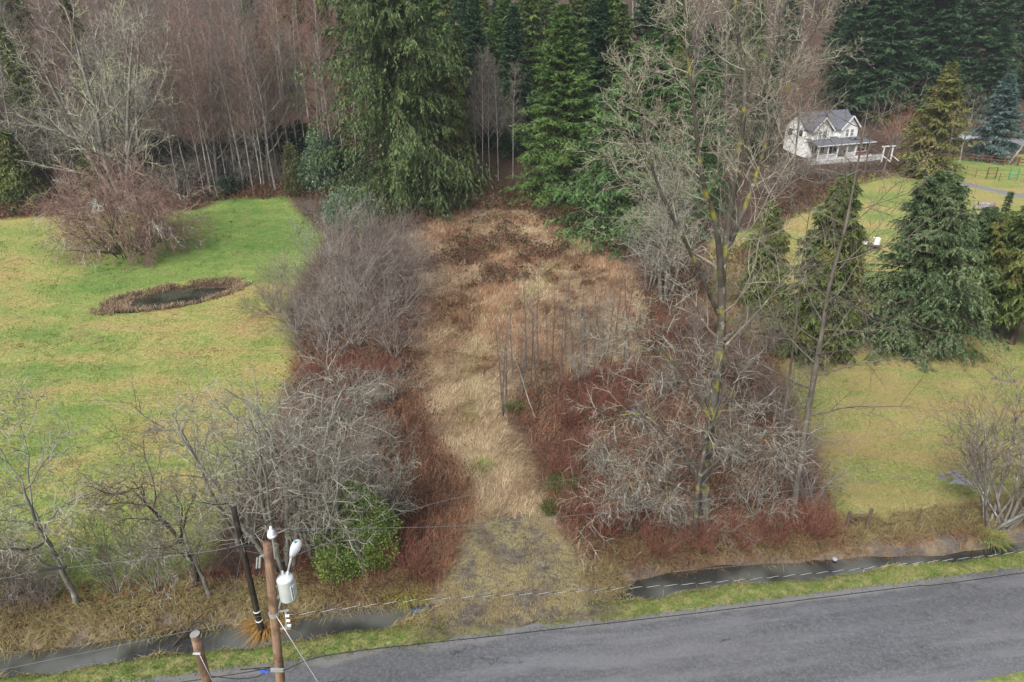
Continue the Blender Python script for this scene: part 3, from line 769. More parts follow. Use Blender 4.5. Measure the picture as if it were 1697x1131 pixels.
# conifers
DARKF = [conifer(90 + i, 30, 7.5, 1.0, 190, BK_CONIFER, LF_DARK, 12, 7, .85, .17, .10, .22, 38, -10, .75, .4, .05, .3, 'dark_fir') for i in range(3)]
MIDF = [conifer(94 + i, 26, 6.6, 1.0, 190, BK_CONIFER, (LF_FIR, LF_CEDARG, LF_SPRUCE)[i], 12, 7, .75, .15, .10, .35, 40, -5, .78, .35, .05, .28, 'wood_conifer') for i in range(3)]

# ------------------------------------------------------------------ the wood: left hillside and behind the clearing
rngF = np.random.RandomState(5)
def jig(a): return rngF.uniform(-a, a)
# front row of pale alder trunks
AL_LABEL = 'slender bare alder with pale straight trunk and reddish twig top at the wood edge'
for u, v, vt in [(298, 326, 120), (318, 322, 75), (338, 322, 110), (352, 328, 62), (361, 325, 95), (368, 300, 45), (378, 318, 120), (392, 312, 80), (398, 300, 60), (406, 318, 100), (421, 316, 70), (433, 318, 92), (438, 315, 60), (447, 310, 110),
                 (462, 300, 45), (470, 296, 70), (484, 290, 55), (497, 286, 75), (512, 280, 50), (545, 282, 62), (556, 300, 60), (572, 300, 90), (590, 305, 55), (604, 300, 80), (308, 300, 60), (285, 305, 50), (330, 300, 40), (415, 295, 30), (455, 290, 90), (530, 290, 80)]:
    p = at(u + jig(2), v); h = z_at(p[1], vt) - p[2]
    k = h / 22.0
    plant(ALD[rngF.randint(5)], 'alder_tree', AL_LABEL, 'tree', p, rngF.uniform(0, 6.28), (k * .9, k * .9, k), 'pale trunked alders at the wood edge')
# taller alders stepping up the hill behind them
HL = 'bare reddish alder among many on the hillside behind the wood edge'
for row, (d0, n) in enumerate([(7, 24), (15, 24), (24, 26), (34, 28), (46, 28)]):
    for i in range(n):
        x = -108 + 108 * (i + rngF.uniform(.1, .9)) / n
        y = float(forest_line(x)) - 4 + d0 + jig(4)
        if x > -24 + (row - 2) * 4: continue
        p = (x, y, float(ground_z(x, y)))
        k = rngF.uniform(.8, 1.1)
        pr = ALD[rngF.randint(5)] if rngF.rand() < .45 else ALD_LOW[rngF.randint(3)]
        plant(pr, 'alder_tree', HL, 'tree', p, rngF.uniform(0, 6.28), k * 1.05, 'bare alders on the wooded hillside')
# far hillside of bare trees on the right, beyond the dark firs
for i in range(13):
    x = rngF.uniform(30, 66); y = float(forest_line(x)) + rngF.uniform(0, 14)
    if x > 52: y += 10
    plant(ALD_LOW[rngF.randint(3)], 'woodland_tree', 'bare reddish brushy tree on the slope left of the white house', 'tree', (x, y, float(ground_z(x, y))), rngF.uniform(0, 6.28), rngF.uniform(.45, .8), 'bare trees on the slope left of the house')
for i in range(16):
    x = rngF.uniform(118, 175); y = float(forest_line(x)) + rngF.uniform(8, 40)
    plant(ALD_LOW[rngF.randint(3)], 'woodland_tree', 'bare tree on the hazy slope at the far right beyond the dark firs', 'tree', (x, y, float(ground_z(x, y))), rngF.uniform(0, 6.28), rngF.uniform(.7, 1.0), 'bare trees on the far right slope')
for i in range(70):
    x = rngF.uniform(20, 185); y = float(forest_line(x)) + rngF.uniform(14, 80) + (30 if x > 60 else 0)
    plant(ALD_LOW[rngF.randint(3)], 'woodland_tree', 'bare purplish tree on the far hillside at the top of the view', 'tree', (x, y, float(ground_z(x, y))), rngF.uniform(0, 6.28), rngF.uniform(.9, 1.2), 'bare trees on the far hillside')

# ------------------------------------------------------------------ named plants of the wood edge
def by_px(proto, ph, name, label, u, v, vt, rz=0.0, sx=1.0, group=None, cat='tree'):
    """stand a plant of native height ph on the ground at (u, v) so that its top reaches row vt"""
    p = at(u, v); k = (z_at(p[1], vt) - p[2]) / ph
    return plant(proto, name, label, cat, p, rz, (k * sx, k * sx, k), group)
def maple():
    rng = np.random.RandomState(101); P, R = stems(rng, 7, 24, .34, 10, 30, 8, .07, .06, .6)
    return bare(101, P, R, [dict(n=14, t0=.15, t1=.98, ang=45, ratio=.34, S=6, trop=.05, wob=.1, rr=.5, rmin=.04, prof=lambda t: 1.25 - .75 * t),
        dict(n=9, t0=.12, t1=1, ang=45, ratio=.42, S=5, trop=.04, wob=.12, rr=.5, rmin=.026),
        dict(n=8, t0=.12, t1=1, ang=46, ratio=.4, S=3, trop=.04, wob=.15, rr=.6, rmin=.019, lmax=1.4)], BK_GREY, TW_MAPLE, 1, 7, 'maple')
by_px(maple(), 23, 'maple_tree', 'great spreading bare maple with yellow-green lichen limbs at the left wood edge', 205, 335, 35)
by_px(OLD[0], 8.5, 'hazel_shrub', 'grey bare tree with drooping twigs left of the great maple', 105, 318, 165, .5, 1.3)
by_px(OLD[1], 8.5, 'hazel_shrub', 'grey bare tree at the far left edge below the dark cedars', 8, 305, 90, 2.1, 1.0)
by_px(GRY[1], 5.0, 'bare_shrub', 'small whitish bare shrub at the corner of the left lawn', 305, 340, 262, 1.0, .8, cat='shrub')
by_px(conifer(110, 20, 3.6, 1, 150, BK_CONIFER, LF_CEDARG, 8, 6, .45, .11, .1, .4, 45, 0, .7, .25, 0, .2, 'cedar'), 20, 'cedar_tree', 'narrow bright green cedar standing left of the great maple', 68, 285, 42)
CED = [conifer(112 + i, 12, 4.4, .3, 150, BK_CONIFER, LF_CEDAR, 9, 7, .42, .10, .12, .55, 35, -8, .6, .3, 0, .3, 'cedar') for i in range(2)]
by_px(CED[0], 12, 'cedar_tree', 'dark olive evergreen low at the left wood edge beside the weeping shrub', 40, 345, 215)
by_px(CED[1], 12, 'cedar_tree', 'dark evergreen at the far left corner of the wood', 2, 330, 150)
by_px(CED[1], 12, 'cedar_tree', 'dark evergreen at the foot of the great maple', 165, 338, 250, 2.0)
for (u, v, vt, i) in [(150, 180, -60, 0), (185, 190, -40, 1), (512, 190, -60, 1), (560, 200, -30, 0), (535, 185, -20, 2), (428, 160, -25, 2), (25, 210, -20, 2)]:
    x, y = gxy(u, 330); y = y + 34 + 6 * (i - 1); x = x * y / (y - 34)
    k = (z_at(y, vt) - float(ground_z(x, y))) / 26
    plant(MIDF[i], 'conifer_tree', 'green conifer rising among the bare alders at the top left of the view', 'tree', (x, y, float(ground_z(x, y))), i * 1.7 + u, (k, k, k), 'conifers among the hillside alders')
HOL = leafy(120, [(0, 0, 2.4, 2.2, 2.2, 2.6), (.6, .3, 4.3, 1.6, 1.6, 2.2), (-1.1, -.3, 2.0, 1.5, 1.4, 1.9), (.2, -.1, 5.8, .9, .9, 1.5)], 9000, .26, BK_GREY, LF_HOLLY, 'holly')
by_px(HOL, 7.2, 'holly_tree', 'blue-green bushy holly at the wood edge right of the green lawn corner', 530, 318, 215)
BUSH = leafy(121, [(0, 0, 1.7, 2.6, 2.4, 2.0), (1.2, .4, 1.5, 1.7, 1.6, 1.6), (-1.1, -.5, 1.4, 1.7, 1.6, 1.5)], 9000, .22, BK_GREY, LF_HOLLY, 'round_bush')
by_px(BUSH, 3.7, 'evergreen_bush', 'rounded grey-green evergreen bush below the large drooping spruce', 586, 376, 313, cat='bush')
SNAG = leafy(122, [(0, 0, 2.0, .9, .9, 2.1), (.1, 0, 4.6, .7, .7, 1.6), (.0, .2, .8, 1.2, 1.1, .9)], 4500, .24, BK_DARK, LF_OLIVE, 'ivy_snag')
by_px(SNAG, 6.2, 'ivy_tree', 'dark ivy covered stump tree left of the blue-green holly', 488, 325, 235)
UND = leafy(123, [(0, 0, 1.6, 2.4, 2.1, 1.8), (1.5, .4, 2.3, 1.4, 1.4, 1.6), (-1.3, .2, 2.8, 1.3, 1.2, 1.7)], 5000, .34, BK_DARK, leaf_mat('understory_leaves', (.02, .036, .022), (.036, .06, .038), (.07, .10, .065), .4), 'understory')
for i, (u, v, k) in enumerate([(245, 318, 1.2), (290, 300, 1.5), (350, 290, 1.1), (405, 284, 1.4), (440, 280, 1.0), (478, 278, 1.6), (560, 296, 1.3), (590, 305, 1.0), (385, 322, .7)]):
    plant(UND, 'understory_bush', 'dark evergreen bush in the shade behind the pale alder trunks', 'bush', at(u, v), i * 1.3, k, 'evergreen understory of the left wood')
for i, (u, v, k) in enumerate([(262, 316, .9), (320, 314, .8), (345, 310, .9), (372, 312, 1.0), (415, 308, .9), (452, 304, 1.0), (470, 312, .7), (298, 322, .7)]):
    plant((GRB + WIL)[i % 5], 'woodland_brush', 'brown bare brush among the pale alder trunks of the left wood', 'shrub', at(u, v), i * 1.4, k * 1.1, 'brush under the left alders')
for i, (u, v, k) in enumerate([(505, 358, .55), (530, 372, .5), (545, 350, .55)]):
    plant(GRB[i % 2], 'brush_shrub', ('brown brush heap at the right corner of the left lawn', 'low brown brush left of the rounded evergreen bush', 'brown brush between the holly and the rounded bush')[i], 'shrub', at(u, v), i * 2.0, k)
# large conifers round the clearing
P_SPR = conifer(130, 36, 10.5, .6, 300, BK_CONIFER, LF_SPRUCE, 20, 13, .50, .10, .13, .8, 30, -14, .36, .5, .08, .5, 'spruce', .26)
p = at(672, 350)
plant(P_SPR, 'spruce_tree', 'huge drooping olive-green spruce on the left of the clearing', 'tree', p, .4, 1.0)
P_CED = conifer(131, 20, 5.4, .3, 190, BK_CONIFER, LF_CEDAR, 13, 9, .55, .12, .14, .7, 30, -10, .62, .4, 0, .35, 'cedar')
by_px(P_CED, 20, 'cedar_tree', 'dark green cedar tucked against the right side of the huge spruce', 742, 322, 95)
by_px(P_CED, 20, 'cedar_tree', 'olive cedar low in front of the huge spruce', 705, 345, 225, 2.2, 1.2)
P_FIR = conifer(132, 33, 10.0, .3, 340, BK_CONIFER, LF_FIR, 20, 12, .55, .10, .10, .25, 42, -6, .62, .5, 0, .22, 'fir')
by_px(P_FIR, 33, 'fir_tree', 'tall bright green fir right of the clearing with a pointed top', 930, 332, 8)
P_FIRB = conifer(133, 26, 11.5, .3, 300, BK_CONIFER, LF_FIRB, 20, 12, .55, .10, .07, .35, 32, -4, .72, .45, 0, .3, 'layered_fir')
by_px(P_FIRB, 26, 'fir_tree', 'broad dark green fir with tiered branches reaching to the ground right of the clearing', 1045, 388, 55, 1.1)
by_px(P_FIRB, 26, 'fir_tree', 'green fir half hidden behind the tall cottonwood', 1150, 345, 95, 2.6, .7)
for i, (u, y, vt, k) in enumerate([(555, 126, -10, 2), (580, 118, 15, 0), (640, 122, -60, 1), (700, 110, 0, 0), (760, 112, 40, 0), (790, 116, -10, 1), (818, 122, 25, 0), (850, 113, 10, 1), (880, 120, -40, 0), (990, 108, -20, 1), (1025, 106, 5, 0), (1075, 112, 40, 1), (1105, 118, -10, 0), (960, 118, -50, 0), (1118, 104, 60, 0), (1165, 108, 40, 1), (1215, 112, 70, 0), (1260, 118, 90, 1), (830, 140, -60, 1), (770, 136, -60, 1), (600, 128, -40, 0), (720, 122, -60, 0), (775, 124, 10, 1), (800, 135, -20, 0), (842, 128, -25, 0), (870, 138, -60, 1), (980, 122, -70, 1), (1010, 112, -40, 0), (1060, 128, -60, 1), (745, 140, -50, 0), (905, 145, -70, 0), (1085, 140, -60, 0), (1120, 150, -50, 1), (1240, 165, -20, 0), (1290, 172, -30, 1), (1200, 160, -50, 0)]):
    x = (u - CX) / FPX * (y * cos(PITCH) + (CAM_H - 12) * sin(PITCH)); z = float(ground_z(x, y)); h = z_at(y, vt) - z
    pr, ph = (MIDF[(i * 2) % 3], 26) if k != 1 else (DARKF[i % 3], 30)
    plant(pr, 'conifer_tree', 'conifer in the dense stand behind the clearing', 'tree', (x, y, z), i * 1.9, (h / ph * .95, h / ph * .95, h / ph), 'conifers behind the clearing')
for i, (u, v, vt) in enumerate([(800, 305, 85), (812, 298, 95), (826, 300, 105), (790, 296, 120), (850, 296, 110)]):
    by_px(ALD[(0, 3)[i % 2]], 22, 'alder_tree', 'bare grey alder in the gap between the huge spruce and the tall fir', u, v, vt, i * 1.1, .8, 'grey alders in the gap of the clearing')
# the weeping shrub on the left lawn
def weeping():
    rng = np.random.RandomState(140); n = 40
    P, R = stems(rng, n, 8.4, .09, 9, 64, 22, .12, -.05, 3.4)
    P[:, :, 1] *= .8; P[:, :, 2] *= .95
    return bare(140, P, R, [dict(n=9, t0=.25, t1=1, ang=42, ratio=.36, S=6, trop=-.08, wob=.13, rr=.5, rmin=.018),
        dict(n=6, t0=.1, t1=1, ang=42, ratio=.62, S=5, trop=-.14, wob=.12, rr=.55, rmin=.015),
        dict(n=6, t0=.1, t1=1, ang=38, ratio=.6, S=3, trop=-.25, wob=.12, rr=.6, rmin=.019, lmax=1.1)], BK_DARK, TW_WEEP, 1, 5, 'weeping_shrub')
p = at(218, 418)
plant(weeping(), 'weeping_shrub', 'sprawling reddish weeping shrub with white lichen patches on the left lawn', 'shrub', p, .45, (.84, .88, 1.25))

# ------------------------------------------------------------------ thickets either side of the lane
WL = 'upright grey-purple willow in the tall thicket left of the lane'
for i, (u, v, k) in enumerate([(490, 545, .85), (535, 560, .8), (560, 520, 1.05), (605, 495, 1.15), (640, 470, .95), (590, 575, .75), (640, 548, .95), (675, 505, .75), (545, 610, .7), (655, 592, .6), (575, 470, 1.0), (612, 445, .8), (655, 430, .7), (455, 520, .65), (685, 455, .55)]):
    plant(WIL[i % 3], 'willow_shrub', WL, 'shrub', at(u, v), i * 2.1, k * 1.1, 'willows in the left thicket')
GL = 'grey lichen covered thicket shrub on the left side of the lane'
for i, (u, v, k) in enumerate([(600, 690, .85), (645, 670, .7), (560, 720, .8), (520, 690, .75), (640, 740, .6), (500, 760, .8), (585, 790, .75)]):
    plant(GRY[i % 3], 'thicket_shrub', GL, 'shrub', at(u, v), i * 1.7, k * .85, 'grey shrubs left of the lane')
by_px(OLD[0], 8.5, 'lichen_tree', 'pale lichen crusted bare tree standing behind the utility poles', 470, 945, 610, .3, 1.0)
by_px(OLD[1], 8.0, 'lichen_tree', 'leaning pale lichen tree left of the glossy green bush', 520, 925, 690, 1.9, .9)
by_px(OLD[2], 7.0, 'lichen_tree', 'low pale lichen tree left of the dark creosote pole', 405, 900, 660, 4.0, .8)
by_px(OLD[2], 7.0, 'lichen_tree', 'pale lichen tree spreading over the right side of the glossy green bush', 640, 880, 735, 2.5, .9)
by_px(OLD[1], 8.0, 'lichen_tree', 'slender pale lichen tree whose branches cross the glossy green bush', 560, 945, 740, 3.6, .95)
LAU = leafy(150, [(0, 0, 1.7, 1.3, 1.3, 1.5), (.8, .3, 3.0, .9, .9, 1.2), (-.9, -.3, 1.0, 1.0, 1.0, 1.1), (1.3, -.2, 1.3, .8, .8, 1.1), (.2, .5, 4.1, .7, .7, .9), (-.5, .6, 2.9, .7, .7, .9), (1.6, .4, 2.4, .6, .6, .7), (-1.3, .2, 1.9, .6, .6, .7)], 27000, .095, BK_GREY, LF_LAUREL, 'laurel', .5)
plant(LAU, 'laurel_bush', 'glossy bright green evergreen bush under pale lichen branches beside the ditch', 'bush', at(592, 948), 0.2, 1.05)
# right thicket
GL2 = 'grey lichen flecked thicket shrub round the foot of the tall cottonwood'
for i, (u, v, k) in enumerate([(1050, 870, .9), (1005, 790, .7), (1100, 800, .95), (1140, 890, .8), (1065, 715, .75), (1210, 780, .9), (1255, 860, .85), (1295, 800, .75), (1180, 690, .8), (1245, 700, .7)]):
    plant((GRY + GRB)[(i * 2) % 5], 'thicket_shrub', GL2, 'shrub', at(u, v), i * 2.3, k * .8, 'grey shrubs at the cottonwood')
GL3 = 'brown-grey thicket shrub between the lane and the right field'
for i, (u, v, k) in enumerate([(1100, 660, .8), (1160, 620, .85), (1230, 640, .85), (1290, 690, .8), (1270, 590, .8), (1150, 560, .7), (1220, 560, .75), (1320, 760, .75), (1340, 840, .7), (1200, 500, .7), (1170, 470, .6)]):
    plant(GRB[i % 2], 'thicket_shrub', GL3, 'shrub', at(u, v), i * 1.9, k, 'brown shrubs right of the lane')
RL = 'dark red stemmed shrub in the thicket right of the lane'
for i, (u, v, k) in enumerate([(960, 660, .8), (1000, 640, .8), (1040, 650, .9), (985, 700, .9), (1030, 690, .9), (940, 710, .8), (975, 760, .8), (1000, 690, .8), (1250, 480, 1.0), (1275, 450, 1.0), (1235, 440, .9), (1280, 420, .9), (1110, 560, .8), (1070, 580, .8), (1330, 890, .7), (1280, 905, .7), (1220, 910, .7), (1160, 915, .7), (1090, 925, .7), (1360, 895, .6), (930, 800, .7), (950, 860, .7), (1000, 890, .8)]):
    plant(RED[i % 3], 'red_shrub', RL, 'shrub', at(u, v), i * 1.3, k, 'red stemmed shrubs right of the lane')
RL2 = 'dark red stemmed shrub in the thicket left of the lane'
for i, (u, v, k) in enumerate([(520, 640, .8), (560, 660, .9), (600, 640, .8), (545, 700, .8), (500, 720, .8), (480, 800, .9), (520, 830, .9), (640, 630, .7), (620, 350, .9), (640, 365, .9), (690, 960, .7), (650, 940, .7), (560, 640, .9)]):
    plant(RED[i % 3], 'red_shrub', RL2, 'shrub', at(u, v), i * 1.1, k, 'red stemmed shrubs left of the lane')
by_px(OLD[1], 8.0, 'lichen_tree', 'pale grey bare tree beside the broad dark fir at the right of the clearing', 1100, 500, 285, 1.0, 1.0)
by_px(OLD[0], 8.5, 'lichen_tree', 'smaller grey bare tree in front of the broad dark fir', 1075, 480, 345, 2.7, .9)
for i, (u, v, vt) in enumerate([(832, 668, 520), (838, 660, 545), (850, 630, 495), (866, 652, 500), (872, 610, 455), (880, 640, 480), (893, 605, 440), (905, 630, 500), (915, 600, 470), (930, 640, 490), (938, 600, 450), (948, 620, 470), (957, 590, 462), (968, 610, 480), (985, 620, 452), (993, 600, 470), (1010, 615, 455), (1022, 590, 460), (1034, 600, 452), (1042, 610, 440), (925, 655, 520), (842, 700, 560), (833, 690, 530), (975, 640, 500), (1000, 640, 480), (1055, 615, 470), (860, 670, 540), (888, 660, 500)]):
    by_px(SAP[i % 4], 8.0, 'alder_sapling', 'thin grey sapling in the young stand on the right of the grassy lane', u, v, vt, i * 1.7, 1.15, 'saplings beside the lane')
by_px(APP[0], 4.6, 'lichen_sapling', 'small white lichen covered tree in front of the sapling stand', 958, 660, 560, .4, .6)
by_px(APP[1], 4.6, 'lichen_sapling', 'upright white lichen covered tree at the back right of the sapling stand', 1000, 590, 500, 1.4, .6)
rngT = np.random.RandomState(8); P, R = trunk_path(rngT, 6, .06, 8, .15, .03)
P[:, :, 0] -= np.linspace(0, 1.6, 8)
plant(bare(8, P, R, [dict(n=6, t0=.4, t1=.98, ang=45, ratio=.12, S=4, wob=.1, rr=.5, rmin=.012)], BK_ALDER, TW_LICHEN, 0, 5, 'leaning'), 'leaning_sapling', 'white barked sapling leaning left in front of the young stand', 'tree', at(886, 692), 0, .75)

# ------------------------------------------------------------------ tall cottonwood, built limb by limb
def cottonwood():
    base = at(1163, 885); Y = base[1]
    def L(pts): return np.array([pt(u, v, Y + dy) for u, v, dy in pts]) - base
    limbs = [(L([(1163, 895, 0), (1170, 770, 0), (1183, 660, 0), (1195, 560, .2), (1196, 470, .2), (1203, 400, .3), (1222, 270, .6), (1236, 140, .9), (1218, 30, 1.0), (1225, -60, 1.2)]), .29, 22),
             (L([(1196, 480, .2), (1188, 380, -.4), (1165, 300, -.8), (1150, 180, -1.2), (1138, 70, -1.5), (1130, -40, -1.8)]), .16, 14),
             (L([(1203, 420, .3), (1240, 330, 1.2), (1280, 210, 2.0), (1330, 90, 2.6), (1385, -20, 3.0)]), .14, 14),
             (L([(1196, 450, .2), (1215, 330, 1.6), (1255, 180, 2.4), (1290, 60, 3.2), (1300, -40, 3.4)]), .15, 12),
             (L([(1190, 520, .2), (1150, 430, -1.0), (1100, 330, -1.8), (1070, 240, -2.2), (1050, 130, -2.6)]), .11, 12)]
    P0 = []; R0 = []
    for q, r, S in limbs:
        c = curve(q, 20); P0.append(c); R0.append(r * (np.linspace(1, .10, 20) ** .9))
    R0[0][0] *= 1.3
    P = np.stack(P0); R = np.stack(R0)
    return base, bare(160, P, R, [dict(n=17, t0=.28, t1=.99, ang=50, ratio=.20, S=7, trop=.05, wob=.12, rr=.30, rmin=.02, prof=lambda t: 1.2 - .6 * t),
        dict(n=9, t0=.15, t1=1, ang=44, ratio=.42, S=5, trop=.05, wob=.12, rr=.5, rmin=.014),
        dict(n=6, t0=.15, t1=1, ang=42, ratio=.45, S=4, trop=.03, wob=.13, rr=.6, rmin=.010),
        dict(n=2, t0=.2, t1=1, ang=42, ratio=.6, S=3, trop=.02, wob=.13, rr=.7, rmin=.009, lmax=.6)], BK_MOSSY, TW_COTTON, 0, 9, 'cottonwood')
b_, pr = cottonwood()
plant(pr, 'cottonwood_tree', 'tallest bare cottonwood with mossy yellow trunk near the ditch right of the lane', 'tree', b_)
def low_limbs():
    """crooked mossy lower boughs of a second stem beside the cottonwood"""
    base = at(1150, 905); Y = base[1]
    def L(pts): return curve(np.array([pt(u, v, Y + dy) for u, v, dy in pts]) - base, 14)
    P = np.stack([L([(1150, 908, 0), (1158, 800, 0), (1180, 700, .2), (1205, 640, .4)]), L([(1158, 800, 0), (1120, 740, -.6), (1070, 690, -1), (1010, 690, -1.2)]), L([(1160, 790, 0), (1220, 740, -.5), (1260, 720, -.8), (1300, 740, -1)]),
                  L([(1156, 830, 0), (1110, 800, -.8), (1050, 800, -1.4), (985, 830, -1.6)]), L([(1180, 700, .2), (1130, 620, -.4), (1090, 570, -.6), (1050, 560, -.8)])])
    R = np.array([.17, .09, .08, .08, .08])[:, None] * np.linspace(1, .25, 14)[None]
    return base, bare(161, P, R, [dict(n=10, t0=.25, t1=.99, ang=48, ratio=.36, S=6, trop=-.02, wob=.16, rr=.45, rmin=.02),
        dict(n=8, t0=.15, t1=1, ang=46, ratio=.45, S=5, trop=-.06, wob=.15, rr=.5, rmin=.013), dict(n=6, t0=.15, t1=1, ang=44, ratio=.5, S=3, trop=-.06, wob=.15, rr=.6, rmin=.010, lmax=.7)], BK_MOSSY, TW_LICHEN, 1, 7, 'crooked_tree')
b_, pr = low_limbs()
plant(pr, 'crooked_tree', 'crooked mossy tree with drooping grey branches beside the cottonwood trunk', 'tree', b_)
def slim_alder(seed, pts, r, dens, ub, vb):
    base = at(ub, vb); Y = base[1]
    c = curve(np.array([pt(u, v, Y) for u, v in pts]) - base, 16)
    return base, bare(seed, c[None], (r * np.linspace(1, .12, 16) ** .9)[None], [dict(n=dens, t0=.18, t1=.99, ang=62, ratio=.22, S=7, trop=.03, wob=.09, rr=.35, rmin=.02, prof=lambda t: 1.35 - .85 * t),
        dict(n=8, t0=.2, t1=1, ang=44, ratio=.38, S=5, trop=.02, wob=.12, rr=.5, rmin=.012), dict(n=6, t0=.15, t1=1, ang=42, ratio=.45, S=3, trop=.0, wob=.13, rr=.6, rmin=.009, lmax=.8)], BK_SAP, TW_GREYBROWN, 1, 8, 'slim_alder')
b_, pr = slim_alder(162, [(1312, 870), (1330, 740), (1350, 620), (1364, 540), (1375, 470), (1400, 380), (1418, 290), (1440, 170)], .17, 30, 1312, 868)
plant(pr, 'alder_tree', 'slim dark trunked alder with wide side branches beside the right field', 'tree', b_)
b_, pr = slim_alder(163, [(1288, 760), (1305, 650), (1318, 540), (1330, 430), (1345, 330)], .10, 20, 1288, 758)
plant(pr, 'alder_tree', 'thinner bare alder just left of the slim dark trunked alder', 'tree', b_)

# ------------------------------------------------------------------ right yard
P_YARD = conifer(170, 15, 7.0, .9, 260, BK_CONIFER, LF_YARD, 20, 14, .32, .07, .10, .45, 40, -12, .6, .38, 0, .35, 'yard_spruce')
by_px(P_YARD, 15, 'spruce_tree', 'full grey-green spruce with thick trunk standing in the right field', 1503, 572, 290, 0, .9)
by_px(P_YARD, 15, 'spruce_tree', 'smaller green spruce tucked behind the full grey-green spruce', 1592, 535, 345, 2.0, .75)
P_YC = [conifer(172 + i, 14, 4.0, .6, 170, BK_CONIFER, LF_CEDAR, 14, 12, .36, .08, .14, .6, 35, -10, .7, .3, .08, .35, 'yard_cedar') for i in range(2)]
by_px(P_YC[0], 14, 'cedar_tree', 'olive-brown cedar behind the slim alder on the right', 1335, 590, 285)
by_px(P_YC[1], 14, 'cedar_tree', 'second olive cedar close right of the first behind the slim alder', 1385, 560, 375, 1.0, .85)
by_px(P_YC[1], 14, 'cedar_tree', 'small green cedar seen through the cottonwood branches', 1262, 520, 330, 3.0)
P_EDGE = [conifer(176 + i, 13, 4.2, 3.6, 150, BK_CONIFER, LF_CEDAR, 14, 12, .36, .08, .12, .55, 35, -8, .5, .24, 0, .35, 'edge_cedar') for i in range(2)]
by_px(P_EDGE[0], 13, 'cedar_tree', 'leftmost of the three bare legged cedars at the right edge', 1617, 547, 350, 0, .8)
by_px(P_EDGE[1], 13, 'cedar_tree', 'middle of the three bare legged cedars at the right edge', 1657, 557, 335, 1)
by_px(P_EDGE[0], 13, 'cedar_tree', 'rightmost of the three bare legged cedars at the right edge', 1676, 570, 322, 2.6)
by_px(conifer(179, 9, 1.5, .3, 70, BK_CONIFER, LF_YARD, 8, 5, .3, .06, .08, .2, 40, 0, .9, .12, .15, .2, 'young_fir'), 9, 'young_fir', 'thin young fir with bare spire near the log rounds', 1640, 440, 318)
by_px(conifer(180, 18, 7.0, .4, 200, BK_CONIFER, LF_GOLD, 13, 9, .6, .12, .12, .4, 42, -6, .8, .3, .08, .3, 'golden_fir'), 18, 'golden_fir', 'yellow-green golden fir between the white house and the rail fence', 1535, 292, 103)
by_px(conifer(181, 15, 5.6, .8, 180, BK_CONIFER, LF_BLUE, 13, 9, .55, .12, .08, .2, 45, -6, .75, .3, 0, .2, 'blue_spruce'), 15, 'blue_spruce', 'blue-grey spruce behind the rail fence at the upper right', 1640, 265, 124)
by_px(ALD_LOW[1], 19, 'bare_tree', 'round headed bare tree left of the blue spruce', 1590, 268, 160, 0, 1.3)
rngT = np.random.RandomState(9); P, R = trunk_path(rngT, 10, .2, 9, .02, .05)
P[:, :, 0] += np.linspace(0, 5.5, 9)
plant(bare(9, P, R, [dict(n=8, t0=.5, t1=.98, ang=45, ratio=.3, S=5, trop=.1, wob=.1, rr=.5, rmin=.02), dict(n=7, t0=.2, t1=1, ang=45, ratio=.4, S=4, wob=.1, rr=.5, rmin=.014)], BK_GREY, TW_LICHEN, 1, 6, 'leaning_tree'), 'leaning_tree', 'bare leaning tree at the right end of the rail fence', 'tree', at(1671, 273), 0, 1.0)
ORG = shrub_proto(190, 16, 4.2, .04, 36, LVR, BK_GREY, TW_ORANGE, nm='orange_shrub')
by_px(ORG, 4.0, 'orange_shrub', 'orange-red bare shrub right of the white house', 1482, 248, 195, 0, 1.2, cat='shrub')
for i, (u, v, vt) in enumerate([(1432, 290, 150), (1462, 292, 142), (1415, 300, 190)]):
    by_px(SAP[i], 8.0, 'yard_sapling', ('tall thin bare tree in front of the house porch', 'tallest thin bare tree in front of the white arbor', 'short thin bare tree left of the house porch steps')[i], u, v, vt, i, 1.6)
by_px(ALD_LOW[0], 19, 'bare_tree', 'tall bare tree hiding the left side of the white house', 1312, 292, 95, 1.0, .9)
by_px(ALD_LOW[2], 19, 'bare_tree', 'shorter bare tree by the left corner of the white house', 1338, 290, 165, 2.0, .8)
for i, (u, v, k) in enumerate([(1330, 300, .9), (1365, 305, .8), (1400, 296, .7), (1440, 288, .6), (1300, 310, 1.0), (1280, 330, .9)]):
    plant(GRB[i % 2], 'yard_brush', 'brown bare brush on the slope below the white picket fence', 'shrub', at(u, v), i * 2.2, k, 'brush below the picket fence')
for i, (u, y, vt) in enumerate([(1400, 156, -60), (1445, 150, -70), (1490, 160, -90), (1530, 154, -80), (1575, 162, -80), (1610, 156, -60), (1650, 166, -50), (1465, 172, -80), (1555, 174, -80), (1420, 168, -60), (1375, 170, -20), (1690, 160, 60), (1635, 150, 30)]):
    x = (u - CX) / FPX * (y * cos(PITCH) + (CAM_H - 12) * sin(PITCH)); z = float(ground_z(x, y)); h = z_at(y, vt) - z
    plant(DARKF[i % 3], 'dark_fir', 'tall dark fir in the stand behind the white house', 'tree', (x, y, z), i * 1.3, (h / 30 * 1.15, h / 30 * 1.15, h / 30), 'dark firs behind the house')
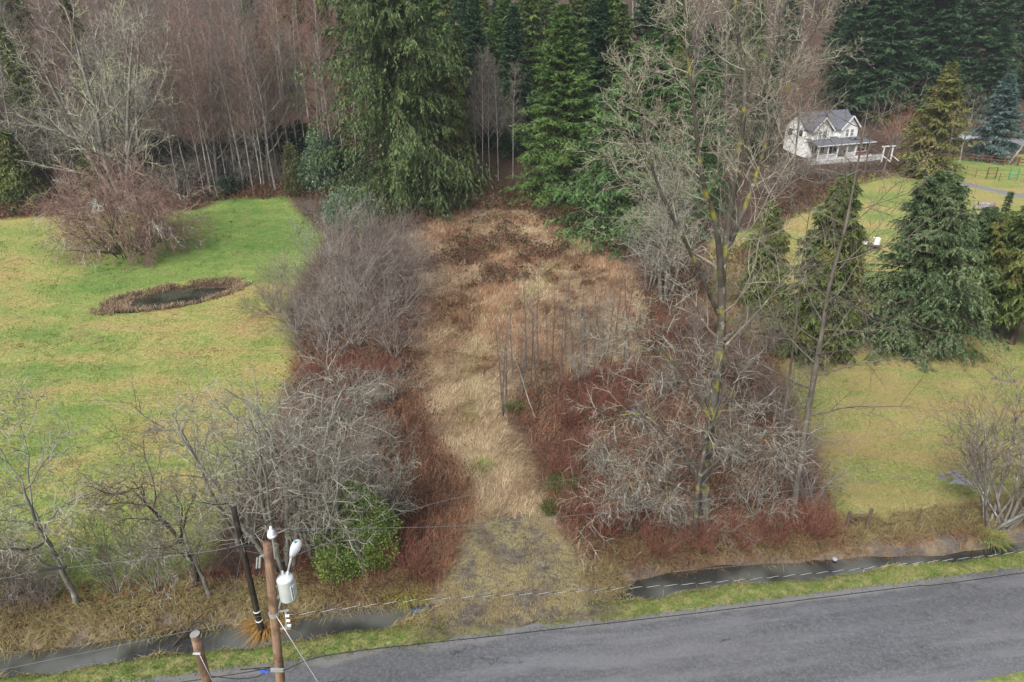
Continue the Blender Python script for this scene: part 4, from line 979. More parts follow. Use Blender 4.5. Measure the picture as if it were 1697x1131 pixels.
# bare shrub at the right by the ditch
LVS = [dict(n=9, t0=.3, t1=.98, ang=30, ratio=.4, S=5, trop=.05, wob=.1, rr=.5, rmin=.014), dict(n=7, t0=.2, t1=1, ang=35, ratio=.45, S=4, trop=.04, wob=.12, rr=.6, rmin=.010), dict(n=4, t0=.2, t1=1, ang=35, ratio=.5, S=3, wob=.12, rr=.7, rmin=.009, lmax=.6)]
DSH = [shrub_proto(200 + i, 7, 5.0, .07, 30, LVS, BK_GREY, TW_GREYBROWN, .08, .05, .3, 8, 'ditch_shrub') for i in range(2)]
by_px(DSH[0], 4.8, 'bare_shrub', 'bare many stemmed tree by the puddle at the right ditch bank', 1640, 872, 700, 0, 1.05)
by_px(DSH[1], 4.8, 'bare_shrub', 'second bare many stemmed tree at the right frame edge by the ditch', 1668, 874, 710, 1.0, 1.0)
# old fruit trees on the left ditch bank
by_px(APP[0], 4.3, 'apple_tree', 'old grey lichen apple tree with upright crown on the left ditch bank', 130, 1005, 775, .2, .75)
by_px(APPD, 4.3, 'apple_tree', 'old dark barked apple tree with spreading crown near the dark pole', 325, 975, 795, 2.2, .85)
by_px(APP[1], 4.3, 'apple_tree', 'small pale fruit tree leaning beside the dark barked apple tree', 348, 990, 850, 1.0, .9)
by_px(DSH[1], 4.8, 'bare_shrub', 'thin many stemmed bush between the two old apple trees', 260, 985, 870, 2.0, .7)
by_px(DSH[0], 4.8, 'bare_shrub', 'thin bare bush right of the grey lichen apple tree', 195, 985, 880, 3.3, .7)
for i, (u, v, k) in enumerate([(18, 1005, .72), (55, 995, .6), (-25, 1010, .8), (5, 960, .6), (80, 1000, .5)]):
    plant(GRB[i % 2], 'bank_brush', 'grey-brown brush on the ditch bank in the lower left corner', 'shrub', at(u, v), i * 1.5, k, 'brush in the lower left corner')

# ------------------------------------------------------------------ ground cover (uncountable)
def strand_mat(name, stops, rough=.8):
    t = NT(name); p = t.pos()
    f = t.math('ADD', t.math('MULTIPLY', t.attr('var'), .6), t.math('MULTIPLY', t.noise(p, .35, 4, .6), .4))
    c = t.ramp(f, stops)
    return t.base(c, rough, .2)
GR_TAN = strand_mat('dead_grass', [(.22, (.11, .065, .038)), (.42, (.27, .185, .105)), (.6, (.43, .335, .20)), (.8, (.60, .50, .33))])
GR_BROWN = strand_mat('brown_grass', [(.2, (.06, .03, .02)), (.4, (.18, .085, .048)), (.6, (.30, .165, .09)), (.85, (.46, .33, .19))])
GR_BANK = strand_mat('bank_grass', [(.22, (.13, .085, .04)), (.42, (.28, .20, .10)), (.6, (.26, .235, .09)), (.8, (.48, .39, .22))])
GR_GREEN = strand_mat('verge_grass', [(.22, (.085, .13, .03)), (.45, (.16, .22, .05)), (.65, (.28, .27, .085)), (.85, (.40, .315, .14))])
CANE = strand_mat('bramble_cane', [(.2, (.04, .016, .012)), (.4, (.14, .046, .032)), (.6, (.26, .095, .06)), (.85, (.40, .24, .15))])
BRL = leaf_mat('bramble_leaves', (.028, .032, .016), (.06, .055, .028), (.11, .09, .045), .6, tint=(.10, .04, .025))
rngG = np.random.RandomState(33)
def blades_at(x, y, ln, wd, flatness, mean=None, z=None):
    n = len(x); z = ground_z(x, y) if z is None else z
    P = np.stack([x, y, z - .02], 1)
    az = rngG.uniform(0, 2 * pi, n) if mean is None else mean + rngG.normal(0, .9, n)
    el = np.radians(np.clip(rngG.normal(flatness, 20, n), 4, 88))
    D = np.stack([np.cos(az) * np.cos(el), np.sin(az) * np.cos(el), np.sin(el)], 1) * ln[:, None]
    W = np.stack([-np.sin(az), np.cos(az), np.zeros(n)], 1) * wd[:, None]
    bend = np.stack([np.cos(az) * .3 * ln, np.sin(az) * .3 * ln, -.35 * ln * rngG.uniform(.2, 1, n)], 1)
    return P, D, W, bend
def grass_stuff(name, label, poly, n, ln, mat, wd=.012, flat=35, tuft=9, keep=None, rad=.25, cat='grass', short=False):
    k = n // tuft
    cx, cy = scatter_px(rngG, poly, k)
    if keep is not None:
        ok = keep(cx, cy); cx, cy = cx[ok], cy[ok]
    x = np.repeat(cx, tuft) + rngG.normal(0, rad, len(cx) * tuft); y = np.repeat(cy, tuft) + rngG.normal(0, rad, len(cx) * tuft)
    dist = np.hypot(x, y)
    l = ln * rngG.uniform(.5, 1.4, len(x)); wv = wd * np.clip(dist / 45, .8, 2.2) * rngG.uniform(.7, 1.3, len(x))
    mean = 3.0 * fbm(x, y, 7, .35)
    var = np.clip(np.repeat(rngG.uniform(0, 1, len(cx)), tuft) * .55 + rngG.uniform(0, .45, len(x)), 0, 1)
    P, D, W, bend = blades_at(x, y, l, wv, flat, mean)
    b = Buf().needles(P, D, W, var) if short else Buf().grass(P, D, W, bend, var)
    return tag(part(name, b, mat), label, cat, kind='stuff')
PX_MEAD = [(690, 350), (800, 322), (900, 335), (960, 385), (1040, 430), (1075, 520), (1070, 600), (950, 625), (850, 655), (835, 700), (890, 770), (900, 850), (790, 860), (785, 820), (735, 730), (690, 640), (700, 520), (680, 430), (640, 380)]
PX_LEFT = [(490, 600), (560, 430), (640, 372), (690, 420), (700, 560), (695, 640), (730, 740), (790, 800), (770, 880), (735, 960), (690, 1010), (560, 1005), (490, 960), (440, 900), (420, 800), (465, 690)]
PX_RIGHT = [(880, 740), (840, 680), (870, 640), (960, 630), (1060, 600), (1070, 500), (1040, 430), (1100, 400), (1290, 420), (1280, 560), (1320, 700), (1375, 850), (1400, 915), (1050, 960), (960, 925), (905, 830)]
PX_MOUND = [(730, 400), (800, 378), (890, 375), (905, 420), (850, 450), (760, 445)]
grass_stuff('dead_grass', 'matted straw coloured dead grass over the open lane', PX_MEAD, 100000, .42, GR_TAN, .015, 30, 7, None, .22, 'grass', True)
grass_stuff('brown_grass', 'rusty brown dead grass and weeds left of the lane', PX_LEFT, 42000, .6, GR_BROWN, .013, 48, 8, None, .25, 'grass', True)
grass_stuff('brown_grass', 'rusty brown dead grass and weeds right of the lane', PX_RIGHT, 42000, .6, GR_BROWN, .013, 48, 8, None, .25, 'grass', True)
grass_stuff('brown_grass', 'brown tussocks dotted through the upper clearing', [(640, 380), (700, 345), (940, 370), (1040, 440), (1060, 600), (960, 620), (700, 620), (690, 480)], 60000, .6, GR_BROWN, .018, 38, 12, lambda x, y: fbm(x, y, 12, .35) + .4 * fbm(x, y, 4, 1.1) > -.1, .35, 'grass', True)
def canes(name, label, poly, n, H, mat, leaves=0, keep=None):
    x, y = scatter_px(rngG, poly, n)
    if keep is not None:
        ok = keep(x, y); x, y = x[ok], y[ok]
    n = len(x); S = 4
    az = rngG.uniform(0, 2 * pi, n); el = np.radians(rngG.uniform(45, 85, n))
    d = np.stack([np.cos(az) * np.cos(el), np.sin(az) * np.cos(el), np.sin(el)], 1)
    L = H * rngG.uniform(.6, 1.5, n)[:, None] / (S - 1); p = np.stack([x, y, ground_z(x, y) - .05], 1); out = [p.copy()]
    for k in range(S - 1):
        p = p + d * L; out.append(p.copy()); d = unit(d + np.array([0, 0, -.42]) + rngG.normal(0, .16, (n, 3)))
    P = np.stack(out, 1)
    far = np.clip(np.hypot(x, y) / 40, .8, 2.0)
    R = .009 * far[:, None] * np.linspace(1, .5, S)[None]
    b = Buf().tube(P, R, 3, var=rngG.uniform(0, 1, n))
    o = tag(part(name, b, mat), label, 'bramble', kind='stuff')
    if leaves:
        m = n * leaves; i = rngG.randint(0, n, m); k = rngG.randint(1, S, m)
        q = P[i, k] + rngG.normal(0, .1, (m, 3))
        D = unit(rngG.normal(0, 1, (m, 3)) + np.array([0, 0, -.2])) * (.13 * rngG.uniform(.6, 1.5, m) * far[i])[:, None]
        W = unit(np.cross(D, rngG.normal(0, 1, (m, 3)))) * (.045 * far[i])[:, None]
        lo = part('bramble_leaves', Buf().needles(q, D, W, rngG.uniform(0, 1, m)), BRL, o)
        lo['kind'] = 'stuff'
    return o
canes('bramble', 'tangled dark red bramble canes left of the lane', PX_LEFT, 5500, 1.5, CANE, 3)
canes('bramble', 'tangled dark red bramble canes right of the lane', PX_RIGHT, 6500, 1.5, CANE, 3)
canes('bramble', 'broken bramble mound in the middle of the upper clearing', [(690, 440), (740, 385), (800, 362), (900, 362), (940, 410), (905, 460), (850, 470), (790, 480), (730, 470)], 2300, 1.3, CANE, 4, lambda x, y: fbm(x, y, 31, .45) + .5 * fbm(x, y, 32, 1.2) > -.02)
canes('bramble', 'bramble skirt along the foot of the clearing conifers', [(610, 370), (690, 335), (800, 310), (900, 318), (960, 350), (1080, 420), (1040, 440), (940, 385), (860, 350), (760, 350), (690, 380), (640, 400)], 2600, 1.5, CANE, 5)
canes('bramble', 'reddish undergrowth along the foot of the left wood', [(-60, 350), (120, 335), (300, 318), (480, 305), (620, 320), (600, 345), (480, 330), (360, 334), (320, 350), (110, 358), (-60, 372)], 3000, 1.6, CANE, 3)
canes('bramble', 'dark undergrowth on the slope below the picket fence', [(1280, 340), (1330, 285), (1480, 275), (1500, 290), (1420, 310), (1300, 370)], 1400, 1.3, CANE, 4)
# ditch banks and verge: laid out along the road
def along(name, label, s0, s1, n0, n1, n, ln, mat, wd, flat, tuft=10, keep=None, rad=.12):
    k = n // tuft
    s = rngG.uniform(s0, s1, k); q = rngG.uniform(n0, n1, k)
    if keep is not None:
        ok = keep(s, q); s, q = s[ok], q[ok]
    cx, cy = road_xy(s, q)
    x = np.repeat(cx, tuft) + rngG.normal(0, rad, len(cx) * tuft); y = np.repeat(cy, tuft) + rngG.normal(0, rad, len(cx) * tuft)
    l = ln * rngG.uniform(.5, 1.4, len(x)); wv = wd * rngG.uniform(.7, 1.3, len(x))
    var = np.clip(np.repeat(rngG.uniform(0, 1, len(cx)), tuft) * .5 + rngG.uniform(0, .5, len(x)), 0, 1)
    P, D, W, bend = blades_at(x, y, l, wv, flat, RA - pi / 2 + 1.2 * fbm(x, y, 3, .6))
    b = Buf().needles(P, D, W, var) if ln < .3 else Buf().grass(P, D, W, bend, var)
    return tag(part(name, b, mat), label, 'grass', kind='stuff')
def bank_canes():
    n = 1600; s = rngG.uniform(-34, -12, n); q = rngG.uniform(4.6, 6.2, n); x, y = road_xy(s, q)
    az = rngG.uniform(0, 2 * pi, n); el = np.radians(rngG.uniform(35, 80, n)); L = .9 * rngG.uniform(.5, 1.4, n)
    d = np.stack([np.cos(az) * np.cos(el), np.sin(az) * np.cos(el), np.sin(el)], 1); p = np.stack([x, y, ground_z(x, y) - .03], 1)
    P = np.stack([p, p + d * L[:, None] * .5, p + d * L[:, None] * .9 - np.array([0, 0, .12])], 1)
    tag(part('bramble', Buf().tube(P, .010 * np.ones((n, 3)), 3, var=rngG.uniform(0, 1, n)), CANE), 'dark red bramble strip under the old apple trees on the left bank', 'bramble', kind='stuff')
bank_canes()
nod = lambda s, q: (s < -4.4) | (s > 5.0)
along('bank_grass', 'tawny tussock grass on the far bank of the left ditch', -36, -4, 2.95, 5.2, 26000, .6, GR_BANK, .013, 50, 14)
along('bank_grass', 'tawny tussock grass on the far bank of the right ditch', 5, 42, 2.9, 5.0, 24000, .6, GR_BANK, .013, 50, 14, lambda s, q: (q > 3.4) | (s > 14))
along('verge_grass', 'short green grass on the verge between road and ditch', -34, 42, -.12, 1.5, 60000, .17, GR_GREEN, .011, 55, 10, lambda s, q: ((s < -3) | (s > 3.8)) | (fbm(s, q, 5, 1.2) > .55), .08)
along('bank_grass', 'straw tufts hanging over the near edge of the ditch', -34, 20, 1.2, 1.75, 5200, .5, GR_BANK, .010, 40, 13, lambda s, q: nod(s, q) & (fbm(s, q, 8, .5) > .15))
grass_stuff('drive_weeds', 'patchy moss and weeds over the muddy field entrance', [(775, 865), (860, 845), (930, 880), (1000, 945), (1030, 985), (900, 1025), (720, 1040), (735, 955)], 26000, .16, GR_BANK, .012, 40, 8, lambda x, y: fbm(x, y, 21, 2.3) > -.1, .12, 'grass', True)
# short rough grass of the fields, enough to break the surface
grass_stuff('lawn_grass', 'rough short grass of the left field', [(-30, 372), (120, 362), (330, 352), (470, 335), (500, 400), (450, 520), (460, 680), (380, 820), (300, 985), (0, 1025)], 75000, .14, GR_GREEN, .018, 40, 5, None, .3, 'grass', True)
grass_stuff('lawn_grass', 'rough short grass of the right field', [(1400, 560), (1700, 590), (1720, 850), (1500, 870), (1395, 860), (1350, 740)], 45000, .14, GR_BANK, .016, 40, 5, None, .3, 'grass', True)
grass_stuff('lawn_tufts', 'darker coarse grass tufts scattered over the left field', [(-30, 372), (120, 362), (330, 352), (470, 335), (500, 400), (450, 520), (460, 680), (380, 820), (300, 985), (0, 1025)], 36000, .2, GR_GREEN, .016, 50, 14, lambda x, y: fbm(x, y, 41, .5) + .6 * fbm(x, y, 42, 1.6) > .1, .2, 'grass', True)
grass_stuff('lawn_tufts', 'coarse grass tufts scattered over the right field', [(1400, 560), (1700, 590), (1720, 850), (1500, 870), (1395, 860), (1350, 740)], 16000, .2, GR_GREEN, .014, 50, 14, lambda x, y: fbm(x, y, 43, .5) + .6 * fbm(x, y, 44, 1.6) > .1, .2, 'grass', True)
# reeds round the pond
def reeds():
    n = 14000; px, py, pa, ax, ay = POND
    a = rngG.uniform(0, 2 * pi, n); r = rngG.uniform(.5, 1.28, n)
    lx, ly = ax * r * np.cos(a), ay * r * np.sin(a)
    ok = ~((r < .92) & (lx > -2.6)) & ~((r < .8) & (lx > -4.0)) & (rngG.uniform(0, 1, n) < .9) & ((r < 1.02) | (fbm(lx, ly, 6, .8) > -.1))
    lx, ly = lx[ok], ly[ok]
    x = px + lx * cos(pa) - ly * sin(pa); y = py + lx * sin(pa) + ly * cos(pa)
    z = np.maximum(ground_z(x, y), POND_Z - .05)
    l = .5 * rngG.uniform(.4, 1.4, len(x)) * (1 + .35 * fbm(x, y, 9, .9))
    b = Buf().grass(*blades_at(x, y, l, np.full(len(x), .022), 58, None, z), rngG.uniform(0, 1, len(x)))
    tag(part('reeds', b, strand_mat('reed', [(.25, (.11, .068, .04)), (.5, (.25, .16, .10)), (.8, (.42, .32, .21))])), 'brown dead reeds ringing the small pond', 'reeds', kind='stuff')
reeds()
along('bank_grass', 'straw tussocks at the ends of the ditch beside the field entrance', -5.6, 6.2, 1.3, 3.6, 7000, .5, GR_BANK, .012, 45, 14, lambda s, q: (s < -3.6) | (s > 4.2), .14)
along('bank_grass', 'broken straw and sedge along the water edges of the left ditch', -34, -4.5, 1.25, 1.8, 9000, .38, GR_BANK, .010, 35, 10, lambda s, q: fbm(s, q * 0, 51, 1.1) > -.1, .1)
along('bank_grass', 'broken straw and sedge along the water edges of the right ditch', 5, 40, 1.15, 1.7, 9000, .34, GR_BANK, .010, 35, 10, lambda s, q: fbm(s, q * 0, 52, 1.1) > .0, .1)
along('bank_grass', 'sedge stalks standing in the shallow ditch water', -30, 36, 1.6, 3.2, 3600, .55, GR_BANK, .009, 65, 12, lambda s, q: nod(s, q) & (fbm(s, q, 53, .8) > .45), .12)
along('bank_grass', 'withered grass over the muddy far bank of the right ditch', 9, 42, 2.2, 3.3, 9000, .42, GR_BROWN, .011, 40, 10, lambda s, q: fbm(s, q, 54, .9) > -.1, .15)
along('verge_grass', 'ragged grass tufts creeping over the broken road edge', -34, 42, -.42, .12, 9000, .12, GR_GREEN, .011, 40, 12, lambda s, q: (fbm(s, q * 0, 55, 1.6) > .05) & ((s < -3) | (s > 3.8)), .07)
def road_gravel():
    n = 3600; s = rngG.uniform(-34, 42, n); q = rngG.normal(-.12, .28, n); k = rngG.rand(n) < .3
    s[k] = rngG.uniform(-4, 5, k.sum()); q[k] = rngG.uniform(-.6, 1.6, k.sum())
    x, y = road_xy(s, q); z = np.maximum(ground_z(x, y), -.02) + .01
    r = rngG.uniform(.012, .04, n)[:, None, None]
    base = np.array([[1, 0, -.3], [-.5, .87, -.3], [-.5, -.87, -.3], [0, 0, .9]])[None] * r * rngG.uniform(.6, 1.3, (n, 4, 3))
    V = np.stack([x, y, z], 1)[:, None] + base
    T = np.array([[0, 1, 3], [1, 2, 3], [2, 0, 3]])[None] + (np.arange(n) * 4)[:, None, None]
    tag(part('gravel', Buf().add(V.reshape(-1, 3), None, T.reshape(-1, 3), np.repeat(rngG.uniform(0, 1, n), 4)), strand_mat('gravel_stones', [(.2, (.05, .045, .04)), (.5, (.14, .13, .12)), (.85, (.32, .30, .28))])), 'loose gravel along the broken road edge and field entrance', 'gravel', kind='stuff')
road_gravel()
# single tufts one can pick out
def tuft(u, v, n, L, mat, flat, name, label, rad=.25):
    b0 = at(u, v)
    x = rngG.normal(0, rad, n); y = rngG.normal(0, rad, n)
    az = np.arctan2(y, x) + rngG.normal(0, .3, n); el = np.radians(np.clip(rngG.normal(flat, 15, n), 10, 88)); l = L * rngG.uniform(.6, 1.2, n)
    D = np.stack([np.cos(az) * np.cos(el), np.sin(az) * np.cos(el), np.sin(el)], 1) * l[:, None]
    W = np.stack([-np.sin(az), np.cos(az), 0 * az], 1) * .012
    bend = np.stack([np.cos(az) * .25 * l, np.sin(az) * .25 * l, -.4 * l], 1)
    b = Buf().grass(np.stack([x, y, np.zeros(n)], 1), D, W, bend, rngG.uniform(0, 1, n))
    o = part(name, b, mat); o.location = b0
    tag(o, label, 'grass tuft')
tuft(444, 1045, 500, 1.3, strand_mat('orange_grass', [(.2, (.22, .10, .02)), (.8, (.42, .24, .06))]), 55, 'grass_tussock', 'tall orange grass tussock at the foot of the dark pole', .18)
tuft(930, 815, 500, 1.5, LF_BROOM, 72, 'broom_bush', 'upright green broom bush right of the field entrance', .28)
tuft(912, 848, 300, 1.0, LF_BROOM, 72, 'broom_bush', 'smaller green broom bush in front of the upright one', .2)
tuft(852, 680, 350, .9, LF_BROOM, 60, 'broom_bush', 'low dark green clump beside the leaning white sapling', .35)
tuft(800, 775, 260, .6, GR_GREEN, 60, 'green_tuft', 'fresh green grass tuft in the middle of the straw lane', .35)
tuft(675, 985, 500, .9, strand_mat('lime_grass', [(.2, (.15, .15, .03)), (.8, (.34, .32, .08))]), 50, 'grass_tussock', 'lime yellow grass clump above the blue culvert barrel', .3)
tuft(1640, 895, 500, .8, GR_GREEN, 50, 'green_tuft', 'fresh green clump on the bank below the right bare trees', .3)

# ------------------------------------------------------------------ white house
WHITE = flat_mat('white_siding', (.80, .795, .77), .6, .04, 2.0)
TRIM = flat_mat('white_trim', (.74, .74, .72), .5, .03, 3.0)
SHINGLE = flat_mat('grey_shingle', (.11, .115, .13), .85, .3, 5.0)
GLASS = flat_mat('window_glass', (.02, .025, .03), .08, .1, 1.0, .6)
BRICK = flat_mat('red_brick', (.28, .11, .075), .85, .3, 8.0)
DECKW = flat_mat('grey_deck', (.25, .24, .23), .8, .2, 4.0)
DARKW = flat_mat('weathered_wood', (.10, .075, .055), .85, .4, 6.0)
BROWNF = flat_mat('brown_fence_wood', (.12, .058, .036), .85, .4, 5.0)
def slab(pts, th=.16):
    """roof plane: quad pts extruded downwards"""
    return Buf().prism(pts, (0, 0, -th))
def house():
    p = at(1352, 262)
    h = thing('house', 'white two storey farmhouse with grey roof and two front gables', 'house', p + np.array([-2.0, -.4, -.1]), radians(25), None, .93)
    part('foundation', Buf().box(-.2, 14.6, -2.4, 6.2, -1.5, .25), DECKW, h)
    b = Buf().box(0, 14.4, 0, 6, .25, 3.2).box(10.4, 14.4, -2.1, 0, .25, 2.85).box(0, 12.4, .8, 6, 3.2, 5.6)
    b.prism([(0, .8, 5.6), (0, 6, 5.6), (0, 3.4, 8.0)], (12.4, 0, 0))
    for x0 in (.4, 7.6):
        b.box(x0, x0 + 4.6, -.5, .8, 3.0, 5.3)
        b.prism([(x0, -.5, 5.3), (x0 + 4.6, -.5, 5.3), (x0 + 2.3, -.5, 7.3)], (0, 2.5, 0))
    part('wall', b, WHITE, h)
    r = slab([(-.5, .3, 5.35), (12.9, .3, 5.35), (12.9, 3.4, 8.25), (-.5, 3.4, 8.25)])
    ro = part('roof', r, SHINGLE, h)
    part('roof_slope', slab([(12.9, 6.5, 5.35), (-.5, 6.5, 5.35), (-.5, 3.4, 8.25), (12.9, 3.4, 8.25)]), SHINGLE, ro)
    for x0 in (.4, 7.6):
        g = Buf().prism([(x0 - .45, -.95, 5.12), (x0 + 2.3, -.95, 7.56), (x0 + 2.3, 3.4, 7.56), (x0 - .45, 3.4, 5.12)], (0, 0, -.16))
        g.prism([(x0 + 2.302, -.95, 7.56), (x0 + 5.05, -.95, 5.12), (x0 + 5.05, 3.4, 5.12), (x0 + 2.302, 3.4, 7.56)], (0, 0, -.16))
        gr = part('gable_roof', g, SHINGLE, h)
        fb = Buf().beam((x0 - .45, -1.0, 5.0), (x0 + 2.3, -1.0, 7.45), .06, .24).beam((x0 + 2.3, -1.0, 7.45), (x0 + 5.05, -1.0, 5.0), .06, .24)
        part('barge_board', fb, TRIM, gr)
        for k in (1.35, 2.65):
            win = part('window', Buf().box(x0 + k, x0 + k + .65, -.56, -.502, 3.75, 5.0), GLASS, h)
            f = Buf()
            for a, c_ in ((k - .07, k), (k + .65, k + .72), (k + .30, k + .35)): f.box(x0 + a, x0 + c_, -.60, -.5, 3.68, 5.07)
            for a in (3.68, 4.36, 5.0): f.box(x0 + k, x0 + k + .65, -.59, -.5, a, a + .07)
            part('frame', f, TRIM, win)
    pr = slab([(-.5, -2.9, 2.75), (13.6, -2.9, 2.75), (12.6, .2, 3.75), (-.5, .2, 3.75)])
    pr.prism([(15.0, -2.9, 2.75), (15.0, 3.0, 2.75), (12.62, .2, 3.75), (13.62, -2.9, 2.75)], (0, 0, -.16))
    po = part('porch_roof', pr, SHINGLE, h)
    sk = Buf().prism([(9.6, -1.9, 3.11), (11.2, -1.9, 3.11), (11.0, -.9, 3.43), (9.5, -.9, 3.43)], (0, 0, .09))
    part('skylight', sk, GLASS, po)
    part('gutter', Buf().box(-.5, 15.0, -3.02, -2.9, 2.58, 2.72), TRIM, po)
    for x in (0.1, 2.6, 5.1, 7.6, 9.9):
        part('porch_post', Buf().box(x, x + .18, -2.7, -2.52, .25, 2.66), TRIM, h)
    rl = Buf()
    for a, c_ in ((.28, 2.6), (2.78, 5.1), (7.78, 9.9)):
        rl.box(a, c_, -2.64, -2.58, .95, 1.05).box(a, c_, -2.64, -2.58, .40, .48)
        for x in np.arange(a + .1, c_, .16): rl.box(x, x + .04, -2.63, -2.59, .48, .95)
    part('porch_rail', rl, TRIM, h)
    part('porch_edge', Buf().box(-.3, 14.9, -2.95, -2.4, -.35, .12), TRIM, h)
    for a, c_, z0, z1 in ((1.2, 2.6, .9, 2.3), (3.6, 4.4, .9, 2.3), (7.0, 7.8, .9, 2.3)):
        w_ = part('window', Buf().box(a, c_, -.05, -.003, z0, z1), GLASS, h)
        f = Buf().box(a - .08, a, -.09, 0, z0 - .08, z1 + .08).box(c_, c_ + .08, -.09, 0, z0 - .08, z1 + .08).box(a, c_, -.08, 0, z1, z1 + .08).box(a, c_, -.08, 0, z0 - .08, z0).box((a + c_) / 2 - .03, (a + c_) / 2 + .03, -.08, 0, z0, z1)
        part('frame', f, TRIM, w_)
    d = part('door', Buf().box(5.6, 6.6, -.06, -.003, .25, 2.35), DARKW, h)
    part('handle', Buf().box(6.45, 6.52, -.12, -.06, 1.2, 1.3), TRIM, d)
    part('brick_base', Buf().box(10.38, 14.43, -2.16, -2.103, .25, .85), BRICK, h)
    for a in (11.0, 12.15, 13.3):
        w_ = part('bay_window', Buf().box(a, a + .95, -2.16, -2.104, 1.0, 2.6), GLASS, h)
        f = Buf().box(a - .09, a, -2.2, -2.1, .92, 2.68).box(a + .95, a + 1.04, -2.2, -2.1, .92, 2.68).box(a, a + .95, -2.19, -2.1, 2.6, 2.68).box(a, a + .95, -2.19, -2.1, .92, 1.0)
        part('frame', f, TRIM, w_)
    c = part('chimney', Buf().box(6.2, 6.5, 2.2, 2.5, 6.0, 7.5), DARKW, ro)
    # left side windows
    for y in (1.6, 4.2):
        w_ = part('window', Buf().box(-.05, -.003, y, y + .9, 3.9, 5.1), GLASS, h)
        part('frame', Buf().box(-.09, 0, y - .08, y, 3.82, 5.18).box(-.09, 0, y + .9, y + .98, 3.82, 5.18).box(-.08, 0, y, y + .9, 5.1, 5.18).box(-.08, 0, y, y + .9, 3.82, 3.9), TRIM, w_)
    return h
house()
def gpoints(pts, n):
    P = world_poly(pts); d = np.r_[0, np.cumsum(np.hypot(*np.diff(P, axis=0).T))]
    q = np.linspace(0, d[-1], n); X = np.interp(q, d, P[:, 0]); Y = np.interp(q, d, P[:, 1])
    return np.stack([X, Y, ground_z(X, Y)], 1)
def picket_fence():
    f = thing('picket_fence', 'white picket fence below the porch of the white house', 'fence')
    G_ = gpoints([(1338, 275), (1400, 271), (1459, 266)], 90)
    b = Buf()
    for q in G_: b.box(-.05, .05, -.012, .012, .05, 1.1, np.array([[cos(.43), -sin(.43), 0, q[0]], [sin(.43), cos(.43), 0, q[1]], [0, 0, 1, q[2]], [0, 0, 0, 1]]))
    part('pickets', b, TRIM, f)['kind'] = 'stuff'
    for z in (.35, .9):
        r = Buf()
        for i in range(0, 88, 8): r.beam(G_[i] + np.array([.02, .05, z]), G_[min(i + 8, 89)] + np.array([.02, .05, z]), .05, .09)
        part('rail', r, TRIM, f)
    for i in range(0, 90, 15):
        q = G_[i] + np.array([.03, .12, 0]); part('post', Buf().box(q[0] - .06, q[0] + .06, q[1] - .06, q[1] + .06, q[2], q[2] + 1.25), TRIM, f)
picket_fence()
def arbor():
    p = at(1468, 268)
    a = thing('arbor', 'white timber arbor gateway at the end of the picket fence', 'arbor', p, radians(20))
    for x in (-1.0, 1.0):
        part('post', Buf().box(x - .09, x + .09, -.09, .09, -.2, 2.5), TRIM, a)
        part('side_rail', Buf().beam((x + .12, 0, 1.0), (x + 1.0, -.9, .1), .1, .12), TRIM, a)
    part('lintel', Buf().box(-1.5, 1.5, -.12, .12, 2.502, 2.68), TRIM, a)
    part('gate', Buf().box(-.88, .88, -.03, .03, .1, .2).box(-.88, .88, -.03, .03, .75, .85), DARKW, a)
arbor()
def shed():
    p = at(1580, 246)
    s = thing('shed', 'low shed with pale grey roof behind the round headed bare tree', 'shed', p, radians(15))
    part('wall', Buf().box(-2.2, 2.2, -1.5, 1.5, -.3, 2.0), DARKW, s)
    b = Buf().prism([(-2.6, -1.9, 1.95), (2.6, -1.9, 1.95), (2.6, 0, 3.0), (-2.6, 0, 3.0)], (0, 0, -.1)).prism([(2.6, 1.9, 1.95), (-2.6, 1.9, 1.95), (-2.6, .002, 3.0), (2.6, .002, 3.0)], (0, 0, -.1))
    part('roof', b, flat_mat('metal_roof', (.30, .32, .36), .5, .15, 2.0), s)
    part('door', Buf().box(-.5, .5, -1.55, -1.503, 0, 1.8), flat_mat('shed_door', (.05, .04, .035)), s)
shed()
# ------------------------------------------------------------------ rail fence and garden frames
def rail_fence():
    f = thing('rail_fence', 'brown post and rail fence along the upper right lawn', 'fence')
    G_ = [at(u, v) for u, v in [(1578, 266), (1595, 266), (1610, 268), (1626, 269), (1641, 271), (1663, 273), (1686, 275), (1710, 278), (1738, 282)]]
    for q in G_: part('post', Buf().box(q[0] - .1, q[0] + .1, q[1] - .1, q[1] + .1, q[2] - .1, q[2] + 1.45, jit=.015), BROWNF, f)
    for a, b in zip(G_[:-1], G_[1:]):
        for z in (.65, 1.15): part('rail', Buf().beam(a + np.array([0, -.13, z]), b + np.array([0, -.13, z]), .06, .16), BROWNF, f)
rail_fence()
def frame_panel(name, label, mat, u0, u1, v, h, diag=False):
    a, b = at(u0, v), at(u1, v)
    f = thing(name, label, 'gate')
    for q in (a, b): part('post', Buf().beam(q - np.array([0, 0, .1]), q + np.array([0, 0, h]), .12, .12), mat, f)
    for z in (h * .45, h * .97): part('rail', Buf().beam(a + np.array([.07, 0, z]), b + np.array([-.07, 0, z]), .08, .1), mat, f)
    if diag: part('brace', Buf().beam(a + np.array([.06, -.09, .15]), b + np.array([-.06, -.09, h * .42]), .06, .08), mat, f)
frame_panel('garden_gate', 'open brown timber frame standing in the garden plot', BROWNF, 1634, 1649, 297, 1.8)
frame_panel('trellis', 'bright green painted frame at the garden plot', flat_mat('green_paint', (.03, .26, .13), .5, .1), 1671, 1685, 299, 1.8, True)
